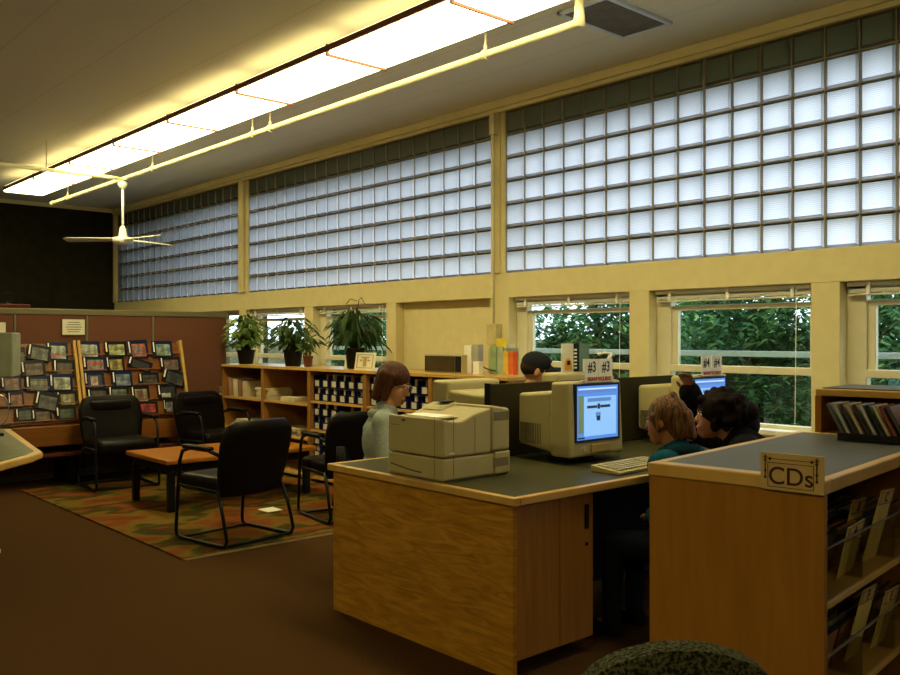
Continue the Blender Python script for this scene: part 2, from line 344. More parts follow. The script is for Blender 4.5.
# ------------------------------------------------------------------ trees outside
def leafcloud(n, R, sz, seed, mats, name):
    rnd = random.Random(seed); bm = bmesh.new()
    cl = []
    for i in range(34):
        v = Vector((rnd.gauss(0, 1), rnd.gauss(0, 1), rnd.gauss(0, 1))).normalized()*rnd.uniform(.35, 1); cl.append(Vector((v.x*R[0], v.y*R[1], v.z*R[2])))
    for i in range(n):
        c = rnd.choice(cl); v = Vector((rnd.gauss(0, 1), rnd.gauss(0, 1), rnd.gauss(0, .8))).normalized()*rnd.uniform(.6, 1)*min(R)*.42
        p = c+v; s = sz*rnd.uniform(.6, 1.3)
        q = Euler((rnd.uniform(-.7, .7), rnd.uniform(-.7, .7), rnd.uniform(0, 2*PI))).to_matrix()
        vs = [bm.verts.new(p+q@Vector(k)) for k in ((-s, 0, 0), (0, -s*.45, s*.1), (s, 0, -s*.2), (0, s*.45, s*.1))]
        f = bm.faces.new(vs); f.material_index = 0 if rnd.random() < .7 else 1
    me = bpy.data.meshes.new(name); bm.to_mesh(me); bm.free()
    for q in mats: me.materials.append(q)
    return me
crowns = [leafcloud(9000, (.85, .85, 1.1), .055, k, [M['treeleaf'], M['treeleaf2']], 'crown') for k in (1, 2, 3)]
tr = [(8.7, .2, 'leafy tree outside at the far right of the near row'), (8.7, 2.5, 'leafy tree outside the rightmost window'), (8.7, 4.8, 'leafy tree outside the window behind the number 4 monitor'),
      (8.7, 6.9, 'leafy tree outside the right half of the cap wearer\'s window'), (9.0, 9.9, 'leafy tree outside the left half of the cap wearer\'s window'), (9.0, 12.6, 'leafy tree outside behind the long-leaved dark plant'),
      (11.6, 1.6, 'tree in the back row outside the rightmost window'), (11.6, 4.4, 'tree in the back row right of the number 4 monitor'), (11.6, 7.2, 'tree in the back row behind the number 4 monitor window'),
      (12.0, 13.6, 'tree in the back row behind the cap wearer\'s window'), (12.0, 17.0, 'tree in the back row left of the cap wearer\'s window')]
for i, (x, y, l) in enumerate(tr):
    t = empty('tree', (x, y, -.05), 0, l, 'tree', 'trees outside the windows')
    o = bpy.data.objects.new('crown', crowns[i % 3]); COL.objects.link(o); o.parent = t; o.location = (0, 0, 1.35); o.rotation_euler = (0, 0, i*1.3)
    s_ = 1.0 if i < 6 else 1.15; o.scale = (s_, s_, 1.0 if i < 6 else 1.35)
    MB().tube([(0, 0, 0), (.05, .03, .9), (0, .05, 1.8)], [.09, .07, .04]).build('trunk', M['bark'], t, local=True)
t = empty('tree', (7.4, 12.9, -.05), 0, 'tall dark tree added outside the far left glass block panel to dim it', 'tree', 'trees outside the windows')  # added tree, crown set high to shade the far left glass blocks
o = bpy.data.objects.new('crown', crowns[1]); COL.objects.link(o); o.parent = t; o.location = (0, 0, 3.3); o.scale = (.95, .85, 1.0)
MB().tube([(0, 0, 0), (.04, .02, 1.6), (0, .05, 3.2)], [.10, .08, .05]).build('trunk', M['bark'], t, local=True)
# ------------------------------------------------------------------ ceiling things
M['lens'] = emis((1, .86, .40), 8.5, 'fluorescent_lens'); M['uplens'] = emis((1, .85, .42), 1.3, 'upward_glow')
FX0, FX1, FZ = 3.30, 3.78, 3.30
ends = [12.3 - 1.235*k for k in range(10)]
flab = ['farthest bright ceiling light at the dark end wall', 'bright ceiling light, second from the dark end wall', 'bright ceiling light crossed by the branch pipe', 'bright ceiling light, fourth from the dark end wall',
        'bright ceiling light in the middle of the row', 'bright ceiling light, sixth from the dark end wall', 'bright ceiling light cut by the top edge of the photo', 'nearest ceiling light at the top edge beside the vent', 'ceiling light overhead beyond the top edge']
for k in range(9):
    y1, y0 = ends[k], ends[k+1]
    t = empty('fluorescent_light', ((FX0+FX1)/2, (y0+y1)/2, FZ), 0, flab[k], 'ceiling light', 'row of fluorescent lights')
    h = .02*(k % 2)*0
    MB().box((FX0-.012, y0+.006, FZ+.018), (FX0, y1-.006, FZ+.055)).box((FX1, y0+.006, FZ+.018), (FX1+.012, y1-.006, FZ+.055)).box((FX0, y0+.006, FZ+.056), (FX1, y1-.006, FZ+.066)).box((FX0-.012, y0-.005, FZ-.012), (FX1+.010, y0+.010, FZ+.066)).build('housing', M['redtrim'], t)
    MB().box((FX0+.002, y0+.012, FZ), (FX1-.002, y1-.007, FZ+.055)).build('lens', M['lens'], t, .01)
    MB().box((FX0+.01, y0+.04, FZ+.067), (FX0+.22, y1-.04, FZ+.078)).build('upper_slot', M['uplens'], t)
    MB().tube([(FX0+.25, y0+.1, FZ+.07), (FX0+.25, y0+.1, CZ)], .006, 6).build('hanger', M['chrome'], t)
for k in range(6):
    y0 = -3.4+2.2*k
    t = empty('fluorescent_light', (-1.5, y0+.6, FZ), 0, 'ceiling light of the second row out of frame, %s from the rear wall' % ['nearest', 'second', 'third', 'fourth', 'fifth', 'sixth'][k], 'ceiling light', 'second row of lights')
    MB().box((-1.75, y0, FZ+.055), (-1.25, y0+1.22, FZ+.10)).build('housing', M['redtrim'], t)
    MB().box((-1.74, y0+.01, FZ), (-1.26, y0+1.21, FZ+.055)).build('lens', M['lens'], t)
    MB().tube([(-1.5, y0+.6, FZ+.1), (-1.5, y0+.6, CZ)], .006, 6).build('hanger', M['chrome'], t)
PZ = 3.2
pa = onz(568, 20, PZ); pb = onz(60, 204, PZ); PXX = (pa.x+pb.x)/2
t = empty('ceiling_pipe', (PXX, 8, PZ), 0, 'long cream pipe hung below the ceiling beside the lights', 'pipe')
MB().tube([(PXX, pa.y, PZ), (PXX, 12.2, PZ)], .024, 14).build('pipe_run', M['cream'], t, smooth=True)
MB().tube([(PXX, pa.y-.01, PZ-.03), (PXX, pa.y-.01, PZ+.05), (PXX, pa.y-.01, CZ)], [.036, .03, .016], 14).build('elbow', M['cream'], t, smooth=True)
MB().tube([(PXX, 12.14, PZ), (PXX, 12.21, PZ)], .03, 14).build('end_cap', M['cream'], t, smooth=True)
for y in (pa.y+.75, 6.6, 6.9, 9.0, 11.6): MB().tube([(PXX, y, PZ-.03), (PXX, y, PZ+.06)], .012, 8).tube([(PXX, y, PZ+.02), (PXX, y, CZ)], .006, 8).tube([(PXX, y-.012, PZ), (PXX, y+.012, PZ)], .033, 12).build('pipe_hanger', M['cream'], t)
YJ = onz(127, 180, PZ).y
t = empty('branch_pipe', (2, YJ, PZ), 0, 'cream branch pipe running left across the lights from the fan', 'pipe')
MB().tube([(-2, YJ, PZ), (PXX-.034, YJ, PZ)], .022, 14).build('pipe_run', M['cream'], t, smooth=True)
MB().tube([(3.05, YJ, PZ), (3.05, YJ, CZ)], .006, 8).build('pipe_hanger', M['cream'], t)
# fan
hub = ond(127, 240, (PXX*FX + YJ*FY)); FZZ = hub.z
t = empty('ceiling_fan', (PXX, YJ, FZZ-.06), 0, 'white three-bladed ceiling fan on a long rod at the far end', 'ceiling fan')
MB().tube([(PXX, YJ, PZ-.025), (PXX, YJ, FZZ+.08)], .014, 12).build('rod', M['white'], t, smooth=True)
MB().lathe([(.02, .04), (.05, .02), (.055, 0), (.03, -.05)], (PXX, YJ, PZ-.06)).build('canopy', M['white'], t, smooth=True)
MB().lathe([(.02, .15), (.035, .12), (.045, .03), (.10, .02), (.115, -.01), (.10, -.05), (.05, -.065), (0, -.07)], (PXX, YJ, FZZ)).build('motor_hub', M['white'], t, smooth=True)
for ang in (137, 15, -80):
    a = math.radians(ang); T = Matrix.Translation((PXX, YJ, FZZ-.005)) @ Matrix.Rotation(a, 4, 'Z') @ Matrix.Rotation(.22, 4, 'X')
    MB().hexa([T@Vector(p) for p in ((.09, -.05, 0), (.62, -.07, 0), (.66, -.05, 0), (.66, .05, 0), (.6, .075, 0), (.09, .05, 0))], [T@Vector(p) for p in ((.09, -.05, .012), (.62, -.07, .007), (.66, -.05, .006), (.66, .05, .006), (.6, .075, .007), (.09, .05, .012))]).build('fan_blade', M['white'], t, .003)
# vent
t = empty('ceiling_vent', (4.62, 3.52, CZ-.02), 0, 'grey ceiling vent with a pale frame beside the pipe elbow', 'vent')
x0, x1, y0, y1 = 4.27, 4.96, 3.33, 3.73
MB().box((x0, y0, CZ-.02), (x1, y0+.03, CZ)).box((x0, y1-.03, CZ-.02), (x1, y1, CZ)).box((x0, y0, CZ-.02), (x0+.03, y1, CZ)).box((x1-.03, y0, CZ-.02), (x1, y1, CZ)).build('vent_frame', M['alu'], t, .003)
s = MB()
for k in range(17): yy = y0+.035+k*.0205; s.box((x0+.03, yy, CZ-.014), (x1-.03, yy+.012, CZ-.004))
s.build('grille', plain((.20, .18, .14), .6), t); MB().box((x0+.03, y0+.03, CZ-.004), (x1-.03, y1-.03, CZ-.001)).build('backing', M['vent'], t)
# conduit and box on post
t = empty('wall_conduit', (WX-.045, 5.50, 1.5), 0, 'cream conduit down the wall post to a small beige box', 'conduit')
MB().tube([(WX-.046, 5.50, 3.39), (WX-.046, 5.50, 1.54)], .010, 10).build('conduit_pipe', M['cream'], t, smooth=True)
MB().box((WX-.075, 5.47, 3.2), (WX-.021, 5.53, 3.39)).build('upper_box', M['cream'], t, .004)
MB().box((WX-.08, 5.44, 1.36), (WX, 5.56, 1.54)).build('junction_box', plain((.55, .45, .2), .5), t, .006)
# ------------------------------------------------------------------ partition & back
PY = 9.30; PT = 1.71; PR = 4.89
t = empty('partition', (1.5, PY+.04, 0), 0, 'mauve fabric office partition with an olive top rail', 'partition')
seams = [ony(px, 330, PY).x for px in (15, 87, 153)]
xs = [-2.0]+seams+[PR]
for i in range(4):
    mm = M['rail'] if i == 0 and False else M['mauve']
    MB().box((xs[i]+.012, PY, .06), (xs[i+1]-.012, PY+.06, PT-.06)).build('fabric_panel', mm, t, .01)
MB().box((-2, PY-.008, PT-.06), (PR, PY+.068, PT)).build('top_rail', M['rail'], t, .006)
for x in seams: MB().box((x-.012, PY-.006, .03), (x+.012, PY+.066, PT-.05)).build('seam_post', M['rail'], t, .003)
MB().box((-2, PY-.004, 0), (PR, PY+.064, .06)).build('base_rail', M['rail'], t)
def wallcard(px0, py0, px1, py1, name, label, mat_, deco=True, cat='notice'):
    a = ony(px0, py0, PY); b_ = ony(px1, py1, PY); t = empty(name, (a.x, PY-.012, b_.z), 0, label, cat)
    MB().box((a.x, PY-.014, b_.z), (b_.x, PY-.002, a.z)).build('frame', plain((.10, .07, .03), .5), t)
    MB().box((a.x+.008, PY-.018, b_.z+.008), (b_.x-.008, PY-.012, a.z-.008)).build('sheet', mat_, t)
    if deco:
        s = MB(); w = b_.x-a.x; h = a.z-b_.z
        for k in range(5):
            q = .16+.05*abs(k-2); s.box((a.x+w*q, PY-.02, b_.z+h*(.2+.14*k)), (b_.x-w*q, PY-.0178, b_.z+h*(.24+.14*k)))
        s.build('writing', plain((.12, .12, .08), .8), t)
    return t
wallcard(61, 319, 85, 336, 'notice', 'framed cream notice pinned high on the mauve partition', M['paper'])
wallcard(-12, 322, 6, 334, 'notice', 'white card on the partition at the left edge of the photo', M['paper'], False)
# tall cabinet behind partition with a ring ornament
a = ony(30, 305, 11.0)
t = empty('cabinet', (a.x-.6, 11.2, 0), 0, 'dark red wooden cabinet top showing over the partition at far left', 'cabinet')
MB().box((a.x-1.2, 11.0, 0), (a.x-.02, 11.5, a.z-.05)).build('body', M['redwood'], t, .005); MB().box((a.x-1.22, 10.98, a.z-.05), (a.x, 11.52, a.z)).build('top', M['redwood'], t, .01)
c = ony(7, 298, 11.2)
t = empty('globe_stand', (c.x, 11.2, a.z), 0, 'small dark ring-shaped stand on the cabinet behind the partition', 'ornament')
MB().tube([(c.x+.06*math.cos(k*PI/10), 11.2, a.z+.085+.06*math.sin(k*PI/10)) for k in range(20)], .006, 8, True).build('ring', M['bmetal'], t, smooth=True)
MB().lathe([(.045, 0), (.045, .012), (.01, .02), (.01, .03)], (c.x, 11.2, a.z)).build('base', M['bmetal'], t, smooth=True)
# ------------------------------------------------------------------ bench + magazine racks
BX1 = 4.02; BT = .58
t = empty('low_bench', (2, 8.95, 0), 0, 'long low orange wooden bench carrying the magazine racks', 'bench')
MB().box((-1.5, 8.72, BT-.19), (BX1, 8.745, BT)).build('front_board', M['orange'], t, .006)
MB().box((-1.5, 8.745, BT-.03), (BX1, 9.28, BT-.005)).build('top', M['orange'], t, .004)
MB().box((-1.5, 8.66, BT-.29), (BX1, 9.2, BT-.255)).build('lower_shelf', M['redwood'], t, .006)
for x in (-1.2, .4, 1.9, 2.95, 3.9): MB().box((x, 8.8, 0), (x+.05, 9.25, BT-.03)).build('leg', M['bmetal'], t, .004)
# rack plane y = RY + K*(z-BT)
RY, K = 8.86, .30
def onrack(px, py, off=0):
    d = ray(px, py); t_ = (RY-off + K*(EYE.z-BT)) / (d.y - K*d.z); return EYE + d*t_
up = Vector((0, K, 1)).normalized(); nrm = Vector((0, -1, K)).normalized()
def rack(xa, xb, label):
    t = empty('magazine_rack', ((xa+xb)/2, RY, BT), 0, label, 'magazine rack', 'magazine display racks')
    H = .80
    T = basis((0, RY, BT+.012), (1, 0, 0), up, nrm)
    MB().box((xa+.03, 0, -.015), (xb-.03, H, 0), T).build('back_board', M['orange'], t)
    for k in range(5): MB().box((xa+.03, .02+.163*k, 0), (xb-.03, .03+.163*k, .035), T).build('ledge', M['orange'], t)
    for x in (xa, xb-.03): MB().box((x, 0, -.03), (x+.03, H+.02, .05), T).build('side_post', M['edge'], t, .004)
xl = onrack(8, 380).x; xm = onrack(78, 380).x; xr = onrack(184, 375).x
rack(-.1, xm, 'left slanted wooden magazine rack against the mauve partition'); rack(xm+.012, xr, 'right slanted wooden magazine rack behind the two leather chairs')
def cov(c):
    m, nt, b = mat('magazine_cover'); b.inputs['Roughness'].default_value = .4
    noisecol(nt, b, tuple(x*.35 for x in c), tuple(min(1, x*1.05) for x in c), nscale=22, detail=3, lo=.4, hi=.6); return m
NV = (.010, .014, .055); BK = (.010, .010, .012)
mags = [ # px,py,w,h,tilt,frame,cover,accent,label
 (19, 360, 13, 24, 0, BK, (.05, .045, .03), (.03, .03, .02), 'dark brown magazine in black sleeve, top row beside the grey monitor edge'),
 (39, 353.5, 22, 15, -12, BK, (.10, .12, .08), (.05, .05, .04), 'tilted grey-green magazine at the top of the left rack'),
 (57.5, 351.5, 20, 17, -2, NV, (.38, .45, .38), (.50, .16, .16), 'pale magazine with pink patch at the top right of the left rack'),
 (33, 369, 23, 15, 2, BK, (.13, .055, .03), (.04, .02, .015), 'brown magazine with dark figure in second row of left rack'),
 (64, 368.5, 20, 16, -4, BK, (.06, .045, .02), (.09, .05, .02), 'very dark magazine leaning beside the middle posts, second row'),
 (11, 384, 19, 15, 0, NV, (.22, .09, .03), (.12, .05, .02), 'rusty orange magazine at far left of the third row'),
 (38, 384, 23, 15, -2, NV, (.12, .13, .09), (.25, .25, .18), 'grey-green magazine in navy sleeve, middle of third row left rack'),
 (61, 383, 22, 16, -2, NV, (.42, .45, .33), (.20, .24, .18), 'cream magazine with a map pattern in the left rack'),
 (16, 400, 15, 15, 0, BK, (.32, .085, .03), (.12, .03, .02), 'red-orange magazine at far left of the fourth row'),
 (47, 402, 23, 17, -15, BK, (.07, .06, .05), (.03, .03, .03), 'tilted dark magazine in the fourth row of the left rack'),
 (67, 399, 19, 14, 0, BK, (.30, .24, .05), (.40, .38, .25), 'yellow magazine beside the foot of the middle posts'),
 (24, 415, 16, 12, 0, BK, (.04, .06, .03), (.02, .03, .02), 'dark green magazine at bottom left of the left rack'),
 (42, 416, 19, 12, 0, BK, (.16, .09, .04), (.10, .05, .02), 'brown magazine in the bottom row of the left rack'),
 (66, 413.5, 19, 12, 0, BK, (.03, .05, .025), (.05, .09, .03), 'dark green magazine at bottom right of the left rack'),
 (88.5, 350, 22, 16, -1, NV, (.42, .48, .36), (.24, .34, .30), 'pale green magazine in navy sleeve, top left of the right rack'),
 (115.5, 349.5, 21, 14, 0, BK, (.42, .44, .20), (.30, .33, .12), 'lime yellow magazine in black sleeve, top row of the right rack'),
 (138, 349.5, 19, 17, 2, NV, (.48, .12, .05), (.30, .25, .25), 'red magazine under purple heading in the top row'),
 (162, 349.5, 19, 15, 0, NV, (.28, .38, .36), (.25, .32, .15), 'aqua magazine at the top right of the right rack'),
 (94.5, 364.5, 22, 14, -1, NV, (.26, .22, .18), (.55, .12, .06), 'photo magazine with red corner in second row of right rack'),
 (115, 364.5, 17, 14, 0, BK, (.45, .36, .07), (.20, .15, .04), 'yellow magazine in second row of the right rack'),
 (140, 365, 23, 10, -20, BK, (.014, .014, .014), (.010, .010, .010), 'fallen black magazine tilted across the second row'),
 (170, 364.5, 19, 13, 0, BK, (.16, .10, .07), (.24, .14, .10), 'brownish pink magazine at right end of the second row'),
 (94.5, 380.5, 19, 16, 0, NV, (.03, .04, .07), (.55, .40, .32), 'navy magazine with small white and red label at the bottom'),
 (122, 379.5, 19, 15, 0, NV, (.16, .21, .30), (.26, .32, .36), 'blue-grey magazine in the middle of the third row'),
 (149, 379, 19, 11, 0, BK, (.09, .07, .025), (.03, .03, .02), 'low olive brown magazine in third row of right rack'),
 (174, 378, 22, 14, -20, BK, (.05, .05, .035), (.02, .02, .02), 'tilted dark magazine against the right post'),
 (98, 394.5, 20, 10, 0, BK, (.08, .055, .035), (.05, .03, .02), 'low brown magazine just above the left leather chair'),
 (118.5, 394, 19, 13, -3, BK, (.20, .24, .17), (.10, .12, .09), 'grey-green magazine in the fourth row above the left chair'),
 (140.5, 394.5, 17, 16, 0, BK, (.36, .29, .15), (.20, .09, .04), 'tan magazine with a standing figure in the fourth row'),
 (167, 392, 18, 14, 0, BK, (.02, .02, .02), (.50, .50, .42), 'black magazine with a white label, right of fourth row'),
 (129, 410, 12, 9, 0, BK, (.25, .03, .015), (.08, .02, .02), 'small dark red magazine low beside the left chair back'),
 (147, 408, 20, 11, -2, BK, (.50, .04, .02), (.20, .02, .02), 'bright red magazine in the bottom row between the chairs'),
 (169, 406.5, 10, 13, 0, BK, (.16, .17, .18), (.30, .30, .30), 'narrow grey magazine in the bottom row near the right chair')]
for i, (px, py, w, h, tl, fr, cc, ac, l) in enumerate(mags):
    p = onrack(px, py, .03); Z = (p-EYE).dot(Vector((FX, FY, 0))); u = (px-450)/FPX
    W = w*Z/FPX/(FY - FX*u)*1.05; H = h*Z/FPX*1.08; th = math.radians(tl)
    X_ = Vector((1, 0, 0))*math.cos(th) + up*math.sin(th); Y_ = up*math.cos(th) - Vector((1, 0, 0))*math.sin(th)
    off = .008*(i % 2)
    T = basis(p+nrm*off, X_, Y_, nrm); t = empty('magazine', p - up*H/2, 0, l, 'magazine', 'magazines on the slanted racks')
    MB().box((-W/2, -H/2, -.004), (W/2, H/2, .006), T).build('sleeve', plain(fr, .3), t, .002)
    MB().box((-W*.32, -H*.44, .006), (W*.37, H*.28, .0075), T).build('cover', cov(cc), t)
    k = i % 3
    if k == 0: q = (-W*.3, -H*.1, .0075), (W*.38, H*.12, .0085)
    elif k == 1: q = (-W*.2, -H*.38, .0075), (W*.15, H*.2, .0085)
    else: q = (-W*.33, -H*.4, .0075), (W*.12, -H*.12, .0085)
    MB().box(q[0], q[1], T).build('cover_picture', cov(ac), t)
    MB().box((-W*.46, -H*.2, .006), (-W*.40, H*.42, .0075), T).build('spine_label', M['white'], t)
# ------------------------------------------------------------------ rug + paper
struct_r = MB().box((2.48, 5.33, 0), (4.75, 8.7, .012)).build('rug', M['rug']); tag(struct_r, 'patterned orange and olive rug under the coffee table', 'rug')
rr = MB()
for k in range(150):
    x = 2.49+k*.015; rr.box((x, 5.28, .002), (x+.007, 5.33, .006))
f = rr.build('fringe', plain((.25, .17, .08), .9), struct_r)
p = onz(269, 510, .013); o = MB().box((p.x-.07, p.y-.10, .013), (p.x+.07, p.y+.06, .017)).build('paper_sheet', M['white']); tag(o, 'small white paper lying on the rug under the chair', 'paper')
# ------------------------------------------------------------------ coffee table
t = empty('coffee_table', (3.7, 7.15, 0), 0, 'low orange wooden coffee table with black square legs', 'table')
MB().box((3.0, 6.72, .40), (4.42, 7.55, .44)).build('tabletop', M['table'], t, .012, seg=3)
MB().box((3.05, 6.77, .33), (4.37, 7.5, .40)).build('apron', M['bmetal'], t, .004)
for x in (3.04, 4.32):
    for y in (6.76, 7.46): MB().box((x, y, .0125), (x+.055, y+.055, .34)).build('leg', M['bmetal'], t, .006)
# ------------------------------------------------------------------ conference chairs
def arcpts(c, r, a0, a1, n, plane):  # helper
    out_ = []
    for i in range(n+1):
        a = a0+(a1-a0)*i/n; out_.append((c[0]+r*math.cos(a), c[1]+r*math.sin(a)))
    return out_
def leather_chair(label):
    t = empty('leather_chair', (0, 0, 0), 0, label, 'chair', 'black leather sled-base chairs')
    s = MB().box((-.265, -.20, .34), (.265, .28, .46)); s.build('seat', M['leather'], t, .045, True, seg=4, local=True)
    # backrest: curved slab
    bm = MB(); n = 12; lo = []; 
    rowsz = [.33, .42, .55, .68, .76, .81, .845]; wid = [.25, .275, .29, .295, .285, .26, .21]; thk = [.07, .085, .09, .09, .11, .10, .06]
    rings = []
    for z, w, th in zip(rowsz, wid, thk):
        yb = -.22 - (z-.36)*.22; ring = []
        for i in range(n+1):
            x = -w+2*w*i/n; cv = .035*(x/w)**2; ring.append(bm.bm.verts.new((x, yb+cv+th*.5*(1-.5*(x/w)**4), z)))
        for i in range(n, -1, -1):
            x = -w+2*w*i/n; cv = .035*(x/w)**2; ring.append(bm.bm.verts.new((x, yb+cv-th*.5*(1-.5*(x/w)**4), z)))
        rings.append(ring)
    L = len(rings[0])
    for A, B in zip(rings, rings[1:]):
        for k in range(L): l = (k+1) % L; bm.bm.faces.new((A[k], A[l], B[l], B[k]))
    bm.bm.faces.new(rings[0][::-1]); bm.bm.faces.new(rings[-1])
    bm.build('backrest', M['leather'], t, .012, True, seg=3, local=True)
    hp = MB().box((-.2, -.275, .70), (.2, -.225, .80), Matrix.Translation((0, -.01, 0))); hp.build('head_pad', M['leather'], t, .03, True, seg=4, local=True)
    for s_ in (-1, 1):
        x = s_*.285
        path = [(x, -.22, .62), (x, -.1, .645), (x, .10, .645), (x, .19, .62), (x, .225, .55), (x, .25, .30), (x, .27, .06), (x, .26, .025), (x, .22, .014), (x, -.24, .014), (x, -.29, .022), (x, -.31, .06), (s_*.282, -.25, .25), (s_*.272, -.19, .38)]
        MB().tube(path, .0125, 10).build('side_frame', M['bmetal'], t, smooth=True, local=True)
        MB().tube([(x, .24, .38), (s_*.27, -.2, .37)], .010, 8).build('seat_rail', M['bmetal'], t, smooth=True, local=True)
        MB().box((x-.028, -.14, .64), (x+.028, .17, .67)).build('armrest', M['leather'], t, .014, True, seg=3, local=True)
    MB().tube([(-.285, -.28, .016), (.285, -.28, .016)], .011, 8).build('cross_bar', M['bmetal'], t, smooth=True, local=True)
    MB().tube([(-.285, .2, .016), (.285, .2, .016)], .009, 8).build('front_bar', M['bmetal'], t, smooth=True, local=True)
    return t
ch = leather_chair('black leather chair with its back to the camera at the coffee table')
ch.location = (3.02, 5.66, .0125); ch.rotation_euler.z = math.radians(9); ch.scale = (1, 1, 1)
for x, y, a, l in ((3.24, 8.30, 176, 'brownish black leather chair facing the camera in front of the left rack'), (4.22, 8.33, 188, 'black leather chair facing the camera beside the end of the bookcase'), (4.05, 5.75, -8, 'black leather chair partly hidden behind the oak computer desk')):
    o = copy_tree(ch); o.location = (x, y, .0125); o.rotation_euler.z = math.radians(a); o['label'] = l
# ------------------------------------------------------------------ bookcase
BKX, BT2, BD = 4.75, 1.12, .55
bays = [9.17, 8.27, 7.37, 6.45, 5.54, 4.63, 3.90]
for i in range(5):
    y1, y0 = bays[i], bays[i+1]; loc = (BKX+.27, (y0+y1)/2, 0)
    nm = ['bookcase bay at far left with newspapers and the first bushy plant', 'bookcase bay with newspaper stacks under the second plant', 'bookcase bay of navy media boxes left of the woman', 'bookcase bay of media boxes directly behind the seated woman', 'bookcase bay under the brown box and leaflets', 'bookcase bay at right end hidden behind the computers'][i]
    t = empty('bookcase', loc, 0, nm, 'bookcase', 'low oak bookcases under the windows')
    MB().box((BKX, y0+.002, 0), (BKX+BD, y0+.024, BT2-.025)).build('side_panel', M['oakv'], t); MB().box((BKX, y1-.024, 0), (BKX+BD, y1-.002, BT2-.025)).build('side_panel', M['oakv'], t)
    MB().box((BKX-.01, y0+.001, BT2-.028), (BKX+BD, y1-.001, BT2)).build('top', M['edge'], t, .003)
    MB().box((BKX+BD-.012, y0+.024, .08), (BKX+BD, y1-.024, BT2-.028)).build('back_panel', M['oakv'], t)
    for z in ((.06, .42, .76) if i < 2 else (.06, .24, .52, .80)): MB().box((BKX+.005, y0+.024, z-.02), (BKX+BD-.012, y1-.024, z)).build('shelf', M['edge'], t)
# navy media boxes
bx = empty('media_box', (0, 0, 0), 0, 'x', 'box', 'navy media boxes on the bookcase')
MB().box((0, -.055, 0), (.16, .055, .003)).box((0, -.055, 0), (.004, .055, .075)).box((.156, -.055, 0), (.16, .055, .12)).box((0, -.055, 0), (.16, -.051, .115)).box((0, .051, 0), (.16, .055, .115)).build('body', M['navy'], bx, local=True)
MB().box((-.0025, -.032, .010), (0, .032, .064)).build('label_card', plain((.50, .47, .36), .7), bx, local=True)
cs = [bpy.data.objects.new('media_case', None)]
mc = MB().box((.012, -.018, .004), (.14, .018, .145)).build('media_case', plain((.42, .33, .22), .5), base=(0, 0, 0))
mc_m = [mc.data]
for cc in ((.55, .48, .38), (.30, .09, .05), (.20, .17, .2), (.5, .42, .22), (.12, .14, .22)):
    d = mc.data.copy(); d.materials.clear(); d.materials.append(plain(cc, .5)); mc_m.append(d)
ordn = ['first', 'second', 'third', 'fourth', 'fifth', 'sixth']; ccn = ['tan', 'cream', 'dull red', 'greyish', 'yellowish', 'slate blue']
tiers = {.80: 2, .52: 2, .24: 2}; first = True; firstc = True
bayn = {2: 'left of the woman', 3: 'behind the woman', 4: 'under the brown box'}
for bi in (2, 3, 4):
    y1, y0 = bays[bi]-.03, bays[bi+1]+.03
    for zi, z in enumerate((.80, .52, .24)):
        for tier in (1, 0):
            if bi == 4 and zi == 2: continue
            zz = z + tier*.135 + .002; dy = (y1-y0)/6
            for k in range(6):
                if bi == 4 and k > 2: continue
                yc = y1 - dy*(k+.5)
                if z == .80 or True: hh = 'top middle low'.split()[zi]
                o = bx if first else copy_tree(bx); first = False
                xo = BKX+.03+(.0 if tier == 0 else .0); o.location = (xo, yc, zz + (0.0))
                where = '%s from left, %s tier, %s shelf, bay %s' % (ordn[k], 'upper' if tier else 'lower', hh, bayn[bi])
                o['label'] = 'navy box, ' + where
                n_ = 1 if tier == 1 or True else 2
                ci = random.choice([0, 1, 1, 0, 3, 4, 2, 5, 1]); 
                if random.random() < .85:
                    c_ = mc if firstc else mc.copy()
                    if not firstc: COL.objects.link(c_)
                    firstc = False; c_.data = mc_m[ci]; c_.location = (xo, yc+random.uniform(-.02, .02), zz); c_.scale = (1, random.uniform(.6, 1.1), .88 if tier else .9)
                    tag(c_, '%s case, box %s' % (ccn[ci], where), 'media case', 'cases standing in the navy boxes')
for o in [o for o in COL.objects if o.name.startswith('media_box')]:
    pass
# tier floor boards (thin organiser shelves)
for bi in (2, 3, 4):
    y1, y0 = bays[bi]-.026, bays[bi+1]+.026
    for z in (.80, .52, .24):
        o = MB().box((BKX+.03, y0, z+.131), (BKX+.30, y1, z+.1365)).box((BKX+.30, y0, z+.001), (BKX+.304, y1, z+.255)).build('media_organiser', M['navy']); tag(o, 'navy organiser tray on the %s shelf in the bookcase bay %s' % ({.80: 'top', .52: 'middle', .24: 'low'}[z], bayn[bi]), 'organiser', 'navy organisers')
# newspapers
def papers(px, py, n, z, tilt, label, w=.28, l=.30, grp='newspapers in the bookcase'):
    p = onx(px, py, BKX+.16)
    for k in range(n):
        c_ = plain(random.choice([(.62, .55, .36), (.48, .42, .28), (.55, .48, .33), (.35, .28, .20)]), .8)
        r_ = random.uniform(-.08, .08); T = Matrix.Translation((BKX+.17+random.uniform(-.01, .01), p.y+random.uniform(-.012, .012), z+.001+.0245*k)) @ Matrix.Rotation(r_, 4, 'Z')
        o = MB().box((-w/2, -l/2*.95, 0), (w/2, l/2*.95, .009), T).box((-w/2+.004, -l/2*.95+.006, .009), (w/2, l/2*.95, .0225), T).build('newspaper', c_, bevel=.003)
        pos = 'under' if k == 0 else ('atop' if k == n-1 else '%s up in' % ordn[k])
        tag(o, 'newspaper %s the %s' % (pos, label), 'newspaper', grp)
papers(228, 390, 4, .76, 0, 'far left stack on the upper bookcase shelf', l=.26)
papers(273, 391, 5, .76, 0, 'tall upper stack in the second bookcase bay', l=.32)
papers(298, 396, 2, .76, 0, 'low upper pile next to the navy boxes', l=.30)
papers(253, 420, 4, .42, 0, 'lower shelf stack in the first bookcase bay', l=.34)
